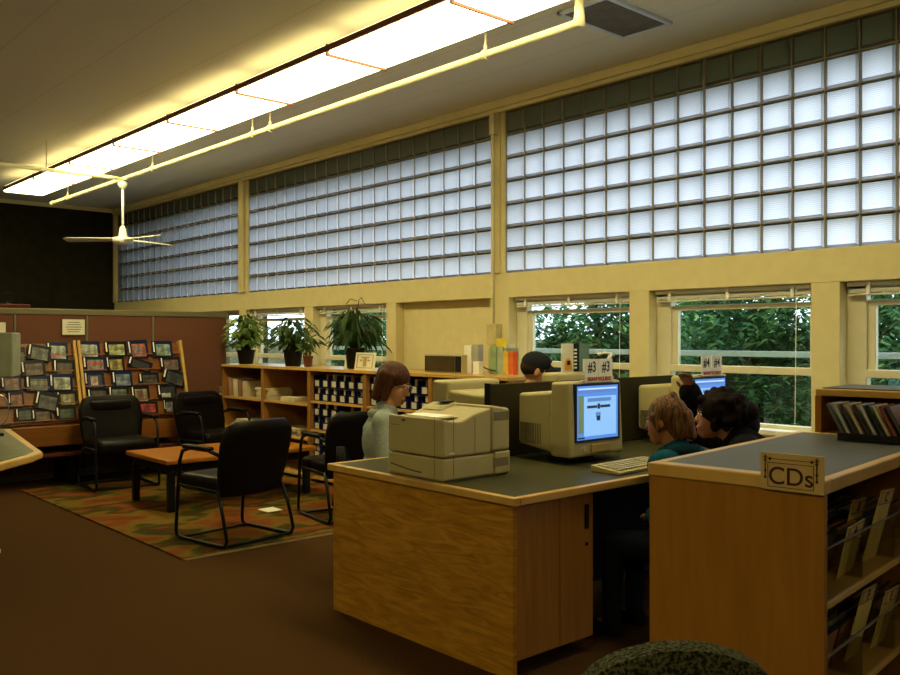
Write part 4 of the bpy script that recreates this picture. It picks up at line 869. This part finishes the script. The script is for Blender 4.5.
# ------------------------------------------------------------------ people
SK = plain((.50, .24, .12), .55, var=.06, name='skin')
def person(name, loc, yaw, label, s=1, lean=10, hyaw=0, hpitch=0, wr=((-.16, .42, .78), (.16, .42, .78)), shirt=None, pants=None, skin=SK, hips_z=.0, hand_up=None, wide=1, puff=.012, armw=None):
    """local frame faces +Y; wr are world or local wrist targets"""
    t = empty('person', loc, yaw, label, 'person'); W = gm(t); Wi = W.inverted()
    la = math.radians(lean); RX = Matrix.Rotation(-la, 4, 'X'); PV = Vector((0, 0, .53*s))
    def U(p): p = Vector(p)*s; return PV + (RX @ (p-PV))
    def G(p): return W @ Vector(p)
    sh = [U((k*.160*wide, .02, .955)) for k in (-1, 1)]; hipj = [Vector((k*.09, 0, .52))*s for k in (-1, 1)]
    knee = [Vector((k*.12, .40, .50))*s for k in (-1, 1)]; ank = [Vector((k*.12, .42, .10))*s for k in (-1, 1)]
    wrs = []
    for k in (0, 1):
        w_ = Vector(wr[k]); 
        if armw and armw[k]: w_ = Wi @ w_
        wrs.append(w_)
    elb = []
    for k in (0, 1):
        a, b2 = sh[k], wrs[k]; d = b2-a; L = .27*s; D = d.length; D2 = min(D, 2*L*.985)
        if D > D2: b2 = a+d.normalized()*D2; wrs[k] = b2
        h = math.sqrt(max(L*L-(D2/2)**2, 0)); out_ = Vector(((-1 if k == 0 else 1)*.5, -.3, -1)); dn = d.normalized(); out_ = (out_-dn*out_.dot(dn)).normalized()
        elb.append(a+dn*D2/2+out_*h)
    def torso(mb, e, arms=True, legs=False):
        mb.ell(G(PV+Vector((0, 0, .0))), (.165*s*wide+e, .125*s+e, .11*s+e), W.to_3x3())
        R3 = (W @ RX).to_3x3()
        mb.ell(G(U((0, .02, .68))), (.135*s*wide+e, .10*s+e, .13*s+e), R3); mb.ell(G(U((0, .02, .84))), (.155*s*wide+e, .11*s+e, .15*s+e), R3)
        mb.caps(G(sh[0]), G(sh[1]), .055*s+e, .055*s+e); mb.caps(G(U((0, .01, .90))), G(U((0, .02, 1.0))), .10*s+e, .058*s+e)
        if arms:
            for k in (0, 1): mb.caps(G(sh[k]), G(elb[k]), .052*s+e, .040*s+e); mb.caps(G(elb[k]), G(wrs[k]), .040*s+e, .026*s+e)
    def legs(mb, e):
        mb.ell(G(PV+Vector((0, 0, -.01))), (.165*s*wide+e, .125*s+e, .10*s+e), W.to_3x3())
        for k in (0, 1): mb.caps(G(hipj[k]), G(knee[k]), .082*s+e, .058*s+e); mb.caps(G(knee[k]), G(ank[k]), .055*s+e, .038*s+e)
    b = MB(); torso(b, 0); legs(b, 0)
    for k in (0, 1): b.caps(G(ank[k]+Vector((0, -.02, -.04))*s), G(ank[k]+Vector((0, .13, -.055))*s), .038*s, .03*s)
    # neck + head
    HC = U((0, .065, 1.175)); b.caps(G(U((0, .02, .98))), G(HC+Vector((0, -.02, -.05))*s), .052*s, .05*s)
    HR = W @ Matrix.Translation(HC) @ Matrix.Rotation(math.radians(hyaw), 4, 'Z') @ Matrix.Rotation(-math.radians(hpitch), 4, 'X'); R3 = HR.to_3x3()
    def H(p): return HR @ (Vector(p)*s)
    def hs(*r): return tuple(x*s for x in r)
    b.ell(H((0, -.01, .02)), hs(.076, .095, .095), R3); b.ell(H((0, .025, -.03)), hs(.062, .07, .085), R3); b.caps(H((0, .075, -.085)), H((0, .06, -.09)), .022*s, .03*s)
    b.caps(H((0, .088, .005)), H((0, .106, -.026)), .008*s, .0105*s); b.caps(H((-.02, .085, -.06)), H((.02, .085, -.06)), .011*s, .011*s)
    for k in (-1, 1): b.ell(H((k*.078, -.005, -.005)), hs(.009, .018, .032), R3); b.ell(H((k*.03, .083, .022)), hs(.018, .012, .007), R3)
    # hands
    for k in (0, 1):
        d = (wrs[k]-elb[k]).normalized(); side = -1 if k == 0 else 1
        if hand_up and hand_up[k]: d = Vector(hand_up[k]).normalized()
        u_ = Vector((0, 0, 1)); u_ = (u_-d*u_.dot(d)); u_ = u_.normalized() if u_.length > .2 else Vector((0, -1, 0)); lat = d.cross(u_).normalized()*-1
        w0 = wrs[k]; thumbs = -side
        palm = w0+d*.05*s
        for q in (-1.2, -.4, .4, 1.2): b.caps(G(w0+d*.01*s), G(w0+d*.085*s+lat*q*.017*s), .017*s, .0125*s)
        for qi, q in enumerate((-1.5, -.5, .5, 1.5)):
            ln = (.058, .066, .070, .062)[qi]*s if thumbs < 0 else (.062, .070, .066, .058)[qi]*s
            p0_ = w0+d*.085*s+lat*q*.0195*s; p1_ = p0_+(d-u_*.25).normalized()*ln*.5+lat*q*.002; p2_ = p1_+(d-u_*.8).normalized()*ln*.45
            b.caps(G(p0_), G(p1_), .0095*s, .0085*s, 10); b.caps(G(p1_), G(p2_), .0085*s, .0072*s, 10)
        t0 = w0+d*.025*s+lat*thumbs*.022*s; t1 = t0+(d*.6+lat*thumbs*.8).normalized()*.036*s; t2 = t1+(d+lat*thumbs*.25-u_*.3).normalized()*.028*s
        b.caps(G(t0), G(t1), .013*s, .0105*s, 10); b.caps(G(t1), G(t2), .0105*s, .0085*s, 10)
    remesh(b, 'body', skin, t, .0058, 2)
    sb = MB(); torso(sb, puff); sb.caps(G(U((0, .01, .95))), G(U((0, .025, 1.005))), .09*s, .068*s); remesh(sb, 'top', shirt, t, .009, 3)
    pb = MB(); legs(pb, .010); remesh(pb, 'trousers', pants, t, .010, 3)
    for k in (0, 1):
        f = MB(); f.caps(G(ank[k]+Vector((0, -.03, -.055))*s), G(ank[k]+Vector((0, .15, -.06))*s), .045*s, .038*s)
        f.ell(G(ank[k]+Vector((0, -.01, -.02))*s), .047*s); 
        o = remesh(f, 'shoe', M['darkfab'], t, .010, 2)
    for k in (-1, 1):
        e_ = MB().ell(H((k*.03, .0815, .008)), hs(.0115, .010, .006), R3, 12).build('eye', M['white'], t, smooth=True)
        MB().ell(H((k*.03, .0895, .008)), hs(.005, .004, .005), R3, 10).build('iris', plain((.05, .03, .02), .3), e_, smooth=True)
        MB().caps(H((k*.014, .094, .034)), H((k*.048, .080, .036)), .0035*s, .003*s, 8).build('eyebrow', plain((.06, .03, .015), .8), t, smooth=True)
    MB().ell(H((0, .0945, -.060)), hs(.022, .006, .0065), R3, 12).build('mouth', plain((.38, .10, .07), .5), t, smooth=True)
    return t, H, R3, hs, U, G
def hairmat(c, c2):
    m, nt, b = mat('hair'); b.inputs['Roughness'].default_value = .6; b.inputs['Specular IOR Level'].default_value = .04 if max(c2) < .02 else .2
    n, r, mp = noisecol(nt, b, c, c2, (1, 1, .12), 90, 3, .35, .65); bump(nt, b, n.outputs['Fac'], .6, .004); return m
def loc_from_head(px, py, Z, yaw, lean, s):
    hp = ond(px, py, Z); la = math.radians(lean); dy = s*(.065*math.cos(la)+.645*math.sin(la)); return Vector((hp.x+math.sin(yaw)*dy, hp.y-math.cos(yaw)*dy, 0))
def yaw_of(dx, dy): return math.atan2(-dx, dy)
# woman at left
yw = yaw_of(.80, -.62); l = loc_from_head(394, 387, 5.15, yw, 3, .98)
hood = fabric((.25, .29, .26), (.32, .36, .32), 120, name='pale_hoodie'); jeans = fabric((.006, .008, .015), (.012, .016, .028), 200, name='denim')
t, H, R3, hs, U, G = person('w', l, yw, 'woman with auburn bob, glasses and pale grey-green hoodie, seated looking down', .98, 3, -16, 22, shirt=hood, pants=jeans, puff=.02,
    wr=((-.14, .30, .64), (.14, .30, .64)))
h = MB(); h.ell(H((0, -.02, .042)), hs(.088, .103, .092), R3); 
for k in (-1, 1): h.caps(H((k*.070, -.01, .05)), H((k*.076, -.005, -.085)), .030, .022); h.caps(H((k*.06, -.055, .04)), H((k*.066, -.06, -.10)), .04, .026)
h.caps(H((0, -.075, .04)), H((0, -.075, -.105)), .05, .032); remesh(h, 'hair', hairmat((.035, .010, .004), (.085, .026, .009)), t, .007, 3)
g = MB()
for k in (-1, 1): g.tube([H((k*.032+.021*math.cos(a*PI/8), .104, .006+.016*math.sin(a*PI/8))) for a in range(16)], .0016, 6, True); g.tube([H((k*.053, .102, .01)), H((k*.079, .0, .008))], .0014, 6)
g.tube([H((-.011, .105, .008)), H((.011, .105, .008))], .0014, 6).build('glasses', M['bmetal'], t)
hd = MB(); 
for k in range(9): a = PI*(.02+.96*k/8); hd.ell(G(U((.085*math.cos(a), -.01-.085*math.sin(a)+.04, .995))), .030)
for k in (-1, 1): hd.caps(G(U((k*.08, .05, .99))), G(U((k*.03, .115, .93))), .024, .018)
remesh(hd, 'hood', hood, t, .009, 3)
# man in cap
ym = yaw_of(.74, -.67); l = loc_from_head(532, 375, 6.15, ym, 5, 1.02)
t, H, R3, hs, U, G = person('m', l, ym, 'man in a dark baseball cap seated behind the desk divider', 1.02, 8, 0, 10, shirt=M['darkfab'], pants=jeans, wide=1.12, wr=((-.14, .28, .64), (.14, .28, .64)))
MB().ell(H((0, -.02, .025)), hs(.083, .100, .080), R3).build('hair', plain((.03, .018, .01), .8), t, smooth=True)
cp = MB(); cp.ell(H((0, -.014, .055)), hs(.088, .104, .083), R3); 
capm = fabric((.012, .013, .016), (.022, .023, .028), 150, name='cap_cloth'); cap = remesh(cp, 'cap', capm, t, .008, 2)
br_ = MB(); lo_ = []; hi_ = []
for q in range(5):
    f_ = q/4; rl = []; rh = []
    for k in range(13):
        a = math.radians(12+156*k/12); c_ = math.cos(a); s_ = math.sin(a)
        x = .084*c_; y = (.035+.055*s_)*(1-f_) + (.035+.155*s_)*f_; z = .052-.040*c_*c_-.035*f_*s_
        rl.append(br_.bm.verts.new(H((x, y, z-.005)))); rh.append(br_.bm.verts.new(H((x, y, z+.005))))
    lo_.append(rl); hi_.append(rh)
for q in range(4):
    for k in range(12):
        br_.bm.faces.new((hi_[q][k], hi_[q][k+1], hi_[q+1][k+1], hi_[q+1][k])); br_.bm.faces.new((lo_[q][k], lo_[q+1][k], lo_[q+1][k+1], lo_[q][k+1]))
for k in range(12):
    br_.bm.faces.new((hi_[4][k], hi_[4][k+1], lo_[4][k+1], lo_[4][k])); br_.bm.faces.new((hi_[0][k+1], hi_[0][k], lo_[0][k], lo_[0][k+1]))
for q in range(4):
    for k in (0, 12): br_.bm.faces.new((hi_[q][k], hi_[q+1][k], lo_[q+1][k], lo_[q][k]))
br_.build('cap_brim', capm, cap, smooth=True)
MB().ell(H((.03, .082, .088)), hs(.022, .008, .016), R3, 12).build('cap_badge', plain((.14, .04, .02), .6), cap, smooth=True)
# girl
yg = yaw_of(-.10, .99); l = loc_from_head(665, 424, 4.12, yg, 9, .89)
teal = fabric((.002, .038, .062), (.004, .058, .090), 120, name='teal_jacket'); tealn = fabric((.002, .012, .020), (.004, .02, .03), 120, name='dark_teal')
t, H, R3, hs, U, G = person('g', l, yg, 'girl with light brown hair and teal jacket facing the number 3 screen', .89, 9, 8, 8, shirt=teal, pants=jeans, wide=1.05, puff=.022, wr=((-.09, .15, .60), (.09, .15, .60)), skin=plain((.30, .12, .05), .55, var=.06))
h = MB(); h.ell(H((0, -.022, .035)), hs(.090, .106, .100), R3); h.ell(H((0, -.07, -.03)), hs(.075, .06, .09), R3)
for k in (-1, 1): h.caps(H((k*.07, .03, .03)), H((k*.078, .01, -.04)), .022, .014)
h.caps(H((0, -.115, .02)), H((.0, -.135, -.09)), .035, .022); h.ell(H((0, -.06, .125)), .026*.89); remesh(h, 'hair', hairmat((.020, .008, .003), (.16, .07, .018)), t, .007, 2)
MB().ell(H((0, -.118, .03)), hs(.03, .012, .02), R3).build('hair_tie', M['paper'], t, smooth=True)
cl_ = MB()
for k in range(20): a = 2*PI*k/20; cl_.ell(G(U((.088*math.cos(a), .01+.080*math.sin(a), 1.01))), .030)
remesh(cl_, 'collar', tealn, t, .009, 3)
# dark haired woman
yd = yaw_of(-.50, .87); l = loc_from_head(716, 416, 4.48, yd, 30, .965)
blk = fabric((.003, .003, .003), (.006, .005, .006), 120, name='black_jacket')
hw = ond(690, 393, 4.72)
t, H, R3, hs, U, G = person('d', l, yd, 'person with dark curly hair and black jacket leaning in with one arm raised', .965, 30, 12, -2, shirt=blk, pants=M['darkfab'], wide=1.15, puff=.035,
    wr=(ond(735, 470, 4.35), hw), armw=(True, True), hand_up=(None, (-.45, .15, .8)), skin=plain((.30, .12, .055), .55, var=.06))
h = MB(); h.ell(H((0, -.03, .04)), hs(.115, .125, .105), R3); rnd = random.Random(4)
for k in range(150):
    v = Vector((rnd.gauss(0, 1), rnd.gauss(-.5, 1), rnd.gauss(.2, .9))).normalized()
    if v.y > .45 and v.z < .35: continue
    h.ell(H((v.x*.118, -.03+v.y*.128, .035+v.z*.104)), rnd.uniform(.014, .026), n=12)
h.ell(H((0, -.16, .03)), hs(.07, .06, .06), R3); h.ell(H((.02, -.17, -.04)), hs(.085, .06, .07), R3)
remesh(h, 'hair', hairmat((.004, .003, .002), (.012, .006, .004)), t, .008, 1)
o = copy_tree(fc)
def put(o, p, rz, l): o.location = p; o.rotation_euler.z = rz; o['label'] = l
for c in COL.objects:
    if c.parent == o and c.name.split('.')[0] in DK: c.data = DK[c.name.split('.')[0]]
put(o, (0, 0, 0), 0, '')
pl = [x for x in COL.objects if x.get('category') == 'person']
labs = ['dark chair the woman in the pale hoodie sits on', 'dark chair the man in the cap sits on', 'dark chair the girl in teal sits on at the number 3 monitor', 'dark chair under the person with dark curly hair']
for i, q in enumerate(pl):
    oo = o if i == 0 else copy_tree(o); back = Vector((math.sin(q.rotation_euler.z), -math.cos(q.rotation_euler.z), 0))*.02
    zz = -.075 if i != 2 else -.105
    put(oo, (q.location.x+back.x, q.location.y+back.y, 0), q.rotation_euler.z, labs[i]); oo.scale = (.78, .78, .90 if i != 2 else .84)
# ------------------------------------------------------------------ CD counter
A0 = onz(825, 482, 1.07); A0.z = 0; ang = math.radians(6)
T = Matrix.Translation((A0.x, A0.y, 0)) @ Matrix.Rotation(ang, 4, 'Z')   # local x along the counter, y across
CL, CW, CT = 1.12, .484, 1.07
t = empty('cd_counter', T @ Vector((.5, .24, 0)), ang, 'maple CD display counter with grey top and open shelves', 'counter')
MB().box((.05, .03, CT-.03), (CL-.03, CW-.03, CT), T).build('counter_top', M['laminb'], t)
MB().box((0, 0, CT-.035), (.05, CW, CT+.001), T).box((.05, 0, CT-.035), (CL, .03, CT+.001), T).box((.05, CW-.03, CT-.035), (CL, CW, CT+.001), T).box((CL-.03, .03, CT-.035), (CL, CW-.03, CT+.001), T).build('edge_trim', M['edge'], t, .005, seg=3)
MB().box((.006, .004, 0), (.028, CW-.004, CT-.035), T).build('end_panel', M['maple'], t)
MB().box((CL-.03, .004, 0), (CL-.008, CW-.004, CT-.035), T).build('end_panel', M['maple'], t)
MB().box((.028, CW-.02, .02), (CL-.03, CW-.004, CT-.035), T).build('back_panel', M['maple'], t)
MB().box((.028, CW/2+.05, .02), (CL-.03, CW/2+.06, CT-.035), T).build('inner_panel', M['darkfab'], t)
for z in (.06, .495, .765): MB().box((.028, .006, z-.018), (CL-.03, CW/2+.05, z), T).build('shelf', M['edge'] if z > .1 else M['maple'], t, .003)
# CD sign
t = empty('cd_sign', T @ Vector((-.002, .07, CT-.03)), ang, 'tan sign reading CDs on the counter corner', 'sign')
def TS(x, y, z): return T @ Vector((x, y, z))
SIGN = wood((.44, .30, .11), (.50, .35, .14), (1, 1, 1), 6, .6, .3, 'sign_card', 0)
y0_, y1_ = .0, .158; zA, zB = CT-.034, CT+.060
MB().box((-.006, y0_, zA), (-.001, y1_, zB), T).build('board', SIGN, t, .001)
FT = basis(TS(-.0068, (y0_+y1_)/2, 0), -T.to_3x3().col[1], (0, 0, 1), -T.to_3x3().col[0])
ink = plain((.05, .02, .02), .7)
g = MB()
def sg(x, z, X, Z2): g.box((x, z, 0), (X, Z2, .0006), FT)
zc = (zA+zB)/2
sg(-.060, zA+.008, .055, zA+.0095); sg(-.060, zB-.026, .055, zB-.0245); sg(-.060, zA+.008, -.0585, zB-.0245); sg(.0535, zA+.008, .055, zB-.0245)
sg(-.072, zB-.016, .068, zB-.0145)
for sx in (-1, 1):
    x = sx*.064-.002; sg(x-.0015, zA+.03, x+.0015, zB-.006); sg(x-.006, zB-.012, x+.006, zB-.010); sg(x-.004, zB-.022, x+.004, zB-.019); sg(x+(-sx)*.012-.003, zB-.019, x-sx*.012+.003, zB-.012); sg(x-.003, zA+.028, x+.003, zA+.034); sg(x-.003, zA+.045, x+.003, zA+.05)
g.build('border', ink, t)
textmesh('writing', 'CDs', .062, ink, t, FT @ Matrix.Translation((-.002, (zA+zB)/2-.012, .0)), .0003, sx=1.0)
# CDs & dividers inside
def card(xc, yc, z, H_, letter, label, tl=0):
    c = empty('divider_card', TS(xc, yc, z), ang, label, 'divider card', 'lettered dividers in the CD counter')
    Q = T @ Matrix.Translation((xc, yc, z)) @ Matrix.Rotation(math.radians(13), 4, 'X') @ Matrix.Rotation(math.radians(tl), 4, 'Y')
    MB().box((-.065, 0, 0), (.065, .002, H_), Q).build('sheet', plain((.66, .50, .12), .6), c)
    MB().box((-.065, -.0015, H_-.045), (.065, 0, H_), Q).build('letter_panel', SIGN, c)
    b_ = MB()
    for s_ in (-1, 1): b_.box((s_*.056-.001, -.002, H_-.042), (s_*.056+.001, -.0015, H_-.003), Q)
    b_.box((-.06, -.002, H_-.007), (.06, -.0015, H_-.0055), Q).box((-.06, -.002, H_-.042), (.06, -.0015, H_-.0405), Q).build('letter_border', ink, c)
    textmesh('letter', letter, .04, ink, c, Q @ Matrix.Translation((0, -.0021, H_-.024)) @ Matrix.Rotation(PI/2, 4, 'X'), .0005)
def cdcase(Q, cc, cc2, label, grp, art=True):
    c = empty('cd_case', (Q @ Vector((0, 0, 0))), 0, label, 'CD case', grp)
    MB().box((-.071, 0, 0), (.071, .0092, .125), Q).build('case', plain(cc, .25), c, .001)
    if art: MB().box((-.060, -.0008, .004), (.069, 0, .121), Q).build('cover_art', plain(cc2, .3, var=.4), c)
hol = []
for bi, x0_ in enumerate((.035, .330, .625)):
    for si, z in enumerate((.766, .496)):
        x1_ = min(x0_+.290, CL-.04)
        c = empty('clear_bin', TS((x0_+x1_)/2, .08, z), ang, 'clear plastic CD bin, %s on the %s shelf of the counter' % (['leftmost', 'middle', 'right'][bi], ['upper', 'lower'][si]), 'bin', 'clear CD bins in the counter')
        MB().box((x0_, .012, z+.001), (x1_, .015, z+.13), T).build('front_wall', M['acryl'], c)
        MB().box((x0_, .0105, z+.128), (x1_, .0165, z+.131), T).build('front_lip', plain((.22, .20, .16), .3), c)
        MB().box((x0_, .015, z+.001), (x0_+.003, .27, z+.11), T).build('side_wall', M['acryl'], c); MB().box((x1_-.003, .015, z+.001), (x1_, .27, z+.11), T).build('side_wall', M['acryl'], c)
        for r_ in range(2):
            xx = x0_+.0745+.1425*r_
            if xx+.071 > x1_: continue
            for k in range(7):
                yy = .105+.026*k; Q = T @ Matrix.Translation((xx, yy, z+.004)) @ Matrix.Rotation(math.radians(14), 4, 'X') @ Matrix.Rotation(math.radians(random.uniform(-1, 1)), 4, 'Z')
                cc = random.choice([(.03, .03, .03), (.08, .07, .06), (.25, .23, .18), (.05, .06, .08), (.3, .12, .05)]); c2 = random.choice([(.25, .22, .15), (.05, .06, .07), (.12, .10, .07), (.30, .12, .05), (.03, .03, .03)])
                cdcase(Q, cc, c2, 'CD case %s from the front in the %s row, %s bin, %s shelf' % (ordn[k] if k < 6 else 'hindmost', ['left', 'right'][r_], ['leftmost', 'middle', 'right'][bi], ['upper', 'lower'][si]), 'CD cases in the counter bins')
card(.335, .062, .768, .150, 'A', 'yellow divider card lettered A in the upper CD bin', -3)
card(.50, .118, .768, .185, 'B', 'tan divider card lettered B behind card A', 4)
card(.545, .062, .768, .215, 'C', 'tall yellow divider card lettered C at the right edge', 4)
card(.46, .085, .498, .215, 'F', 'dim divider card lettered F on the lower shelf', 3)
card(.62, .062, .498, .18, 'E', 'yellow divider card lettered E on the lower shelf', 4)
card(.10, .12, .768, .19, '', 'blank pale divider card at the left end of the upper shelf', -8) if False else None
# CD tray on the counter top + CDs
tx = .98; ty0, ty1 = .27, -.06
c = empty('cd_tray', TS(tx, .2, CT+.001), ang, 'long black tray holding leaning CD cases on the counter', 'tray')
MB().box((tx-.08, ty1, CT+.001), (tx+.08, ty0, CT+.012), T).box((tx-.08, ty1, CT+.012), (tx-.076, ty0, CT+.028), T).box((tx+.076, ty1, CT+.012), (tx+.08, ty0, CT+.028), T).build('tray_body', M['black'], c, .002)
cl = [((.10, .12, .12), (.25, .28, .3)), ((.42, .40, .36), (.1, .1, .1)), ((.05, .05, .05), (.3, .2, .1)), ((.45, .38, .28), (.3, .1, .05)), ((.05, .04, .04), (.2, .2, .2)), ((.42, .42, .42), (.05, .05, .05)), ((.03, .03, .03), (.1, .2, .2)), ((.45, .38, .22), (.3, .3, .3)), ((.25, .05, .04), (.02, .02, .02)), ((.08, .08, .08), (.28, .20, .24)), ((.4, .36, .25), (.35, .3, .2)), ((.4, .35, .3), (.35, .16, .08))]
nm = ['slate', 'pale grey', 'black', 'tan', 'dark brown', 'silver', 'jet black', 'cream', 'dark red', 'pinkish grey faced', 'buff', 'photo-covered']
for k, (a_, b2) in enumerate(cl):
    yy = .245-.021*k - (.03 if k > 9 else 0)
    Q = T @ Matrix.Translation((tx, yy, CT+.0125)) @ Matrix.Rotation(math.radians(180), 4, 'Z') @ Matrix.Rotation(math.radians(0), 4, 'X')
    Q = T @ Matrix.Translation((tx, yy-.0, CT+.0145)) @ Matrix.Rotation(math.radians(-27), 4, 'X')
    cdcase(Q, a_, b2, '%s CD case leaning in the black tray, %s' % (nm[k], 'leftmost' if k == 0 else ('rightmost' if k == len(cl)-1 else '%s from the left' % ['', 'second', 'third', 'fourth', 'fifth', 'sixth', 'seventh', 'eighth', 'ninth', 'tenth', 'eleventh', ''][k])), 'CD cases leaning in the tray')
# raised cubby behind the counter
bz0, bz1 = 1.07, 1.235
c = empty('display_cubby', TS(CL+.2, 0, 0), ang, 'open wooden display unit with grey top beyond the counter', 'shelf unit')
X0, X1, Ya, Yb = CL+.01, CL+.36, .425, -.6
MB().box((X0, Yb, bz1-.03), (X1, Ya, bz1-.004), T).build('top_board', M['edge'], c, .004); MB().box((X0+.02, Yb+.02, bz1-.004), (X1-.02, Ya-.02, bz1), T).build('top_inlay', M['laminb'], c)
MB().box((X0, Ya-.022, 0), (X1, Ya, bz1-.03), T).build('side_panel', M['maple'], c); MB().box((X0, Yb, 0), (X1, Yb+.022, bz1-.03), T).build('side_panel', M['maple'], c)
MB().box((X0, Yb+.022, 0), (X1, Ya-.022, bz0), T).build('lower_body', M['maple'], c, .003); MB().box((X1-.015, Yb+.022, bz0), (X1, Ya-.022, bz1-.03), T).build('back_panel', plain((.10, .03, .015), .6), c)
# ------------------------------------------------------------------ left table + monitor
zt = .76
pts = [onz(37, 452, zt), onz(30, 442, zt), onz(2, 424, zt)]
pts = [(1.66, 5.40), (1.69, 5.60), (1.90, 6.9), (1.78, 7.02), (.9, 7.1), (.6, 5.6), (.75, 4.85), (1.1, 4.78), (1.56, 5.25)]
t = empty('reading_table', (1.2, 6, 0), 0, 'table with green-grey top and rounded oak edge at left', 'table')
MB().prism(pts, zt-.045, zt-.002).build('edge_band', M['edge'], t, .012, seg=3)
cx = sum(p[0] for p in pts)/len(pts); cy = sum(p[1] for p in pts)/len(pts)
inn = [(cx+(p[0]-cx)*.88, cy+(p[1]-cy)*.93) for p in pts]
MB().prism(inn, zt-.003, zt+.0005).build('top_inlay', plain((.10, .105, .055), .45), t)
lx, ly = onz(5, 489, 0).x-.05, onz(5, 489, 0).y
MB().lathe([(.16, 0), (.16, .02), (.08, .05), (.045, .12), (.045, .6), (.08, .70), (.10, zt-.046)], (1.52, 6.35, 0), 20).build('pedestal', M['white'], t, smooth=True)
MB().lathe([(.16, 0), (.16, .02), (.08, .05), (.045, .12), (.045, .6), (.08, .70), (.10, zt-.046)], (1.0, 5.4, 0), 20).build('pedestal', M['white'], t, smooth=True)
mp_ = onz(0, 378, 1.15) 
a = ond(13, 333, 5.95); b_ = ond(13, 378, 5.95)
t = empty('grey_monitor', (a.x-.2, a.y, zt+.001), 0, 'pale grey-green monitor case cut by the left edge of the photo', 'monitor')
MB().box((-.40, -.02, b_.z), (0, .30, a.z), Matrix.Translation((a.x, a.y, 0)) @ Matrix.Rotation(math.radians(-25), 4, 'Z')).build('case', plain((.23, .24, .16), .5), t, .012, seg=3)
MB().box((a.x-.22, a.y+.1, zt+.02), (a.x-.16, a.y+.16, b_.z)).box((a.x-.32, a.y-.02, zt+.001), (a.x-.06, a.y+.24, zt+.02)).build('stand', M['black'], t, .004)
# wire ring stand on the table
p = ond(6, 416, 6.6); zr = zt+.0005
t = empty('wire_stand', (p.x, p.y, zr), 0, 'thin wire hoop stand with papers on the left table', 'stand')
MB().tube([(p.x-.05+.07*math.cos(k*PI/12), p.y, zr+.12+.11*math.sin(k*PI/12)) for k in range(24)], .004, 6, True).build('hoop', M['chrome'], t, smooth=True)
MB().box((p.x-.10, p.y-.05, zr), (p.x+.02, p.y+.05, zr+.01)).build('base', M['black'], t)
# ------------------------------------------------------------------ light
w = bpy.data.worlds.new('sky'); bpy.context.scene.world = w; w.use_nodes = True; nt = w.node_tree; bg = nt.nodes['Background']
tc = nt.nodes.new('ShaderNodeTexCoord'); sx = nt.nodes.new('ShaderNodeSeparateXYZ'); rp = nt.nodes.new('ShaderNodeValToRGB')
rp.color_ramp.elements[0].position = .45; rp.color_ramp.elements[0].color = (.80, .88, 1.0, 1); rp.color_ramp.elements[1].position = 1.0; rp.color_ramp.elements[1].color = (.80, .88, 1.0, 1)
ma = nt.nodes.new('ShaderNodeMath'); ma.operation = 'MULTIPLY_ADD'; ma.inputs[1].default_value = .5; ma.inputs[2].default_value = .5
nt.links.new(tc.outputs['Generated'], sx.inputs[0]); nt.links.new(sx.outputs['Z'], ma.inputs[0]); nt.links.new(ma.outputs[0], rp.inputs[0]); nt.links.new(rp.outputs[0], bg.inputs[0])
bg.inputs[1].default_value = 2.6
sc = bpy.context.scene
sc.view_settings.view_transform = 'Standard'; sc.view_settings.look = 'None'; sc.view_settings.gamma = 1; sc.view_settings.exposure = 0.7
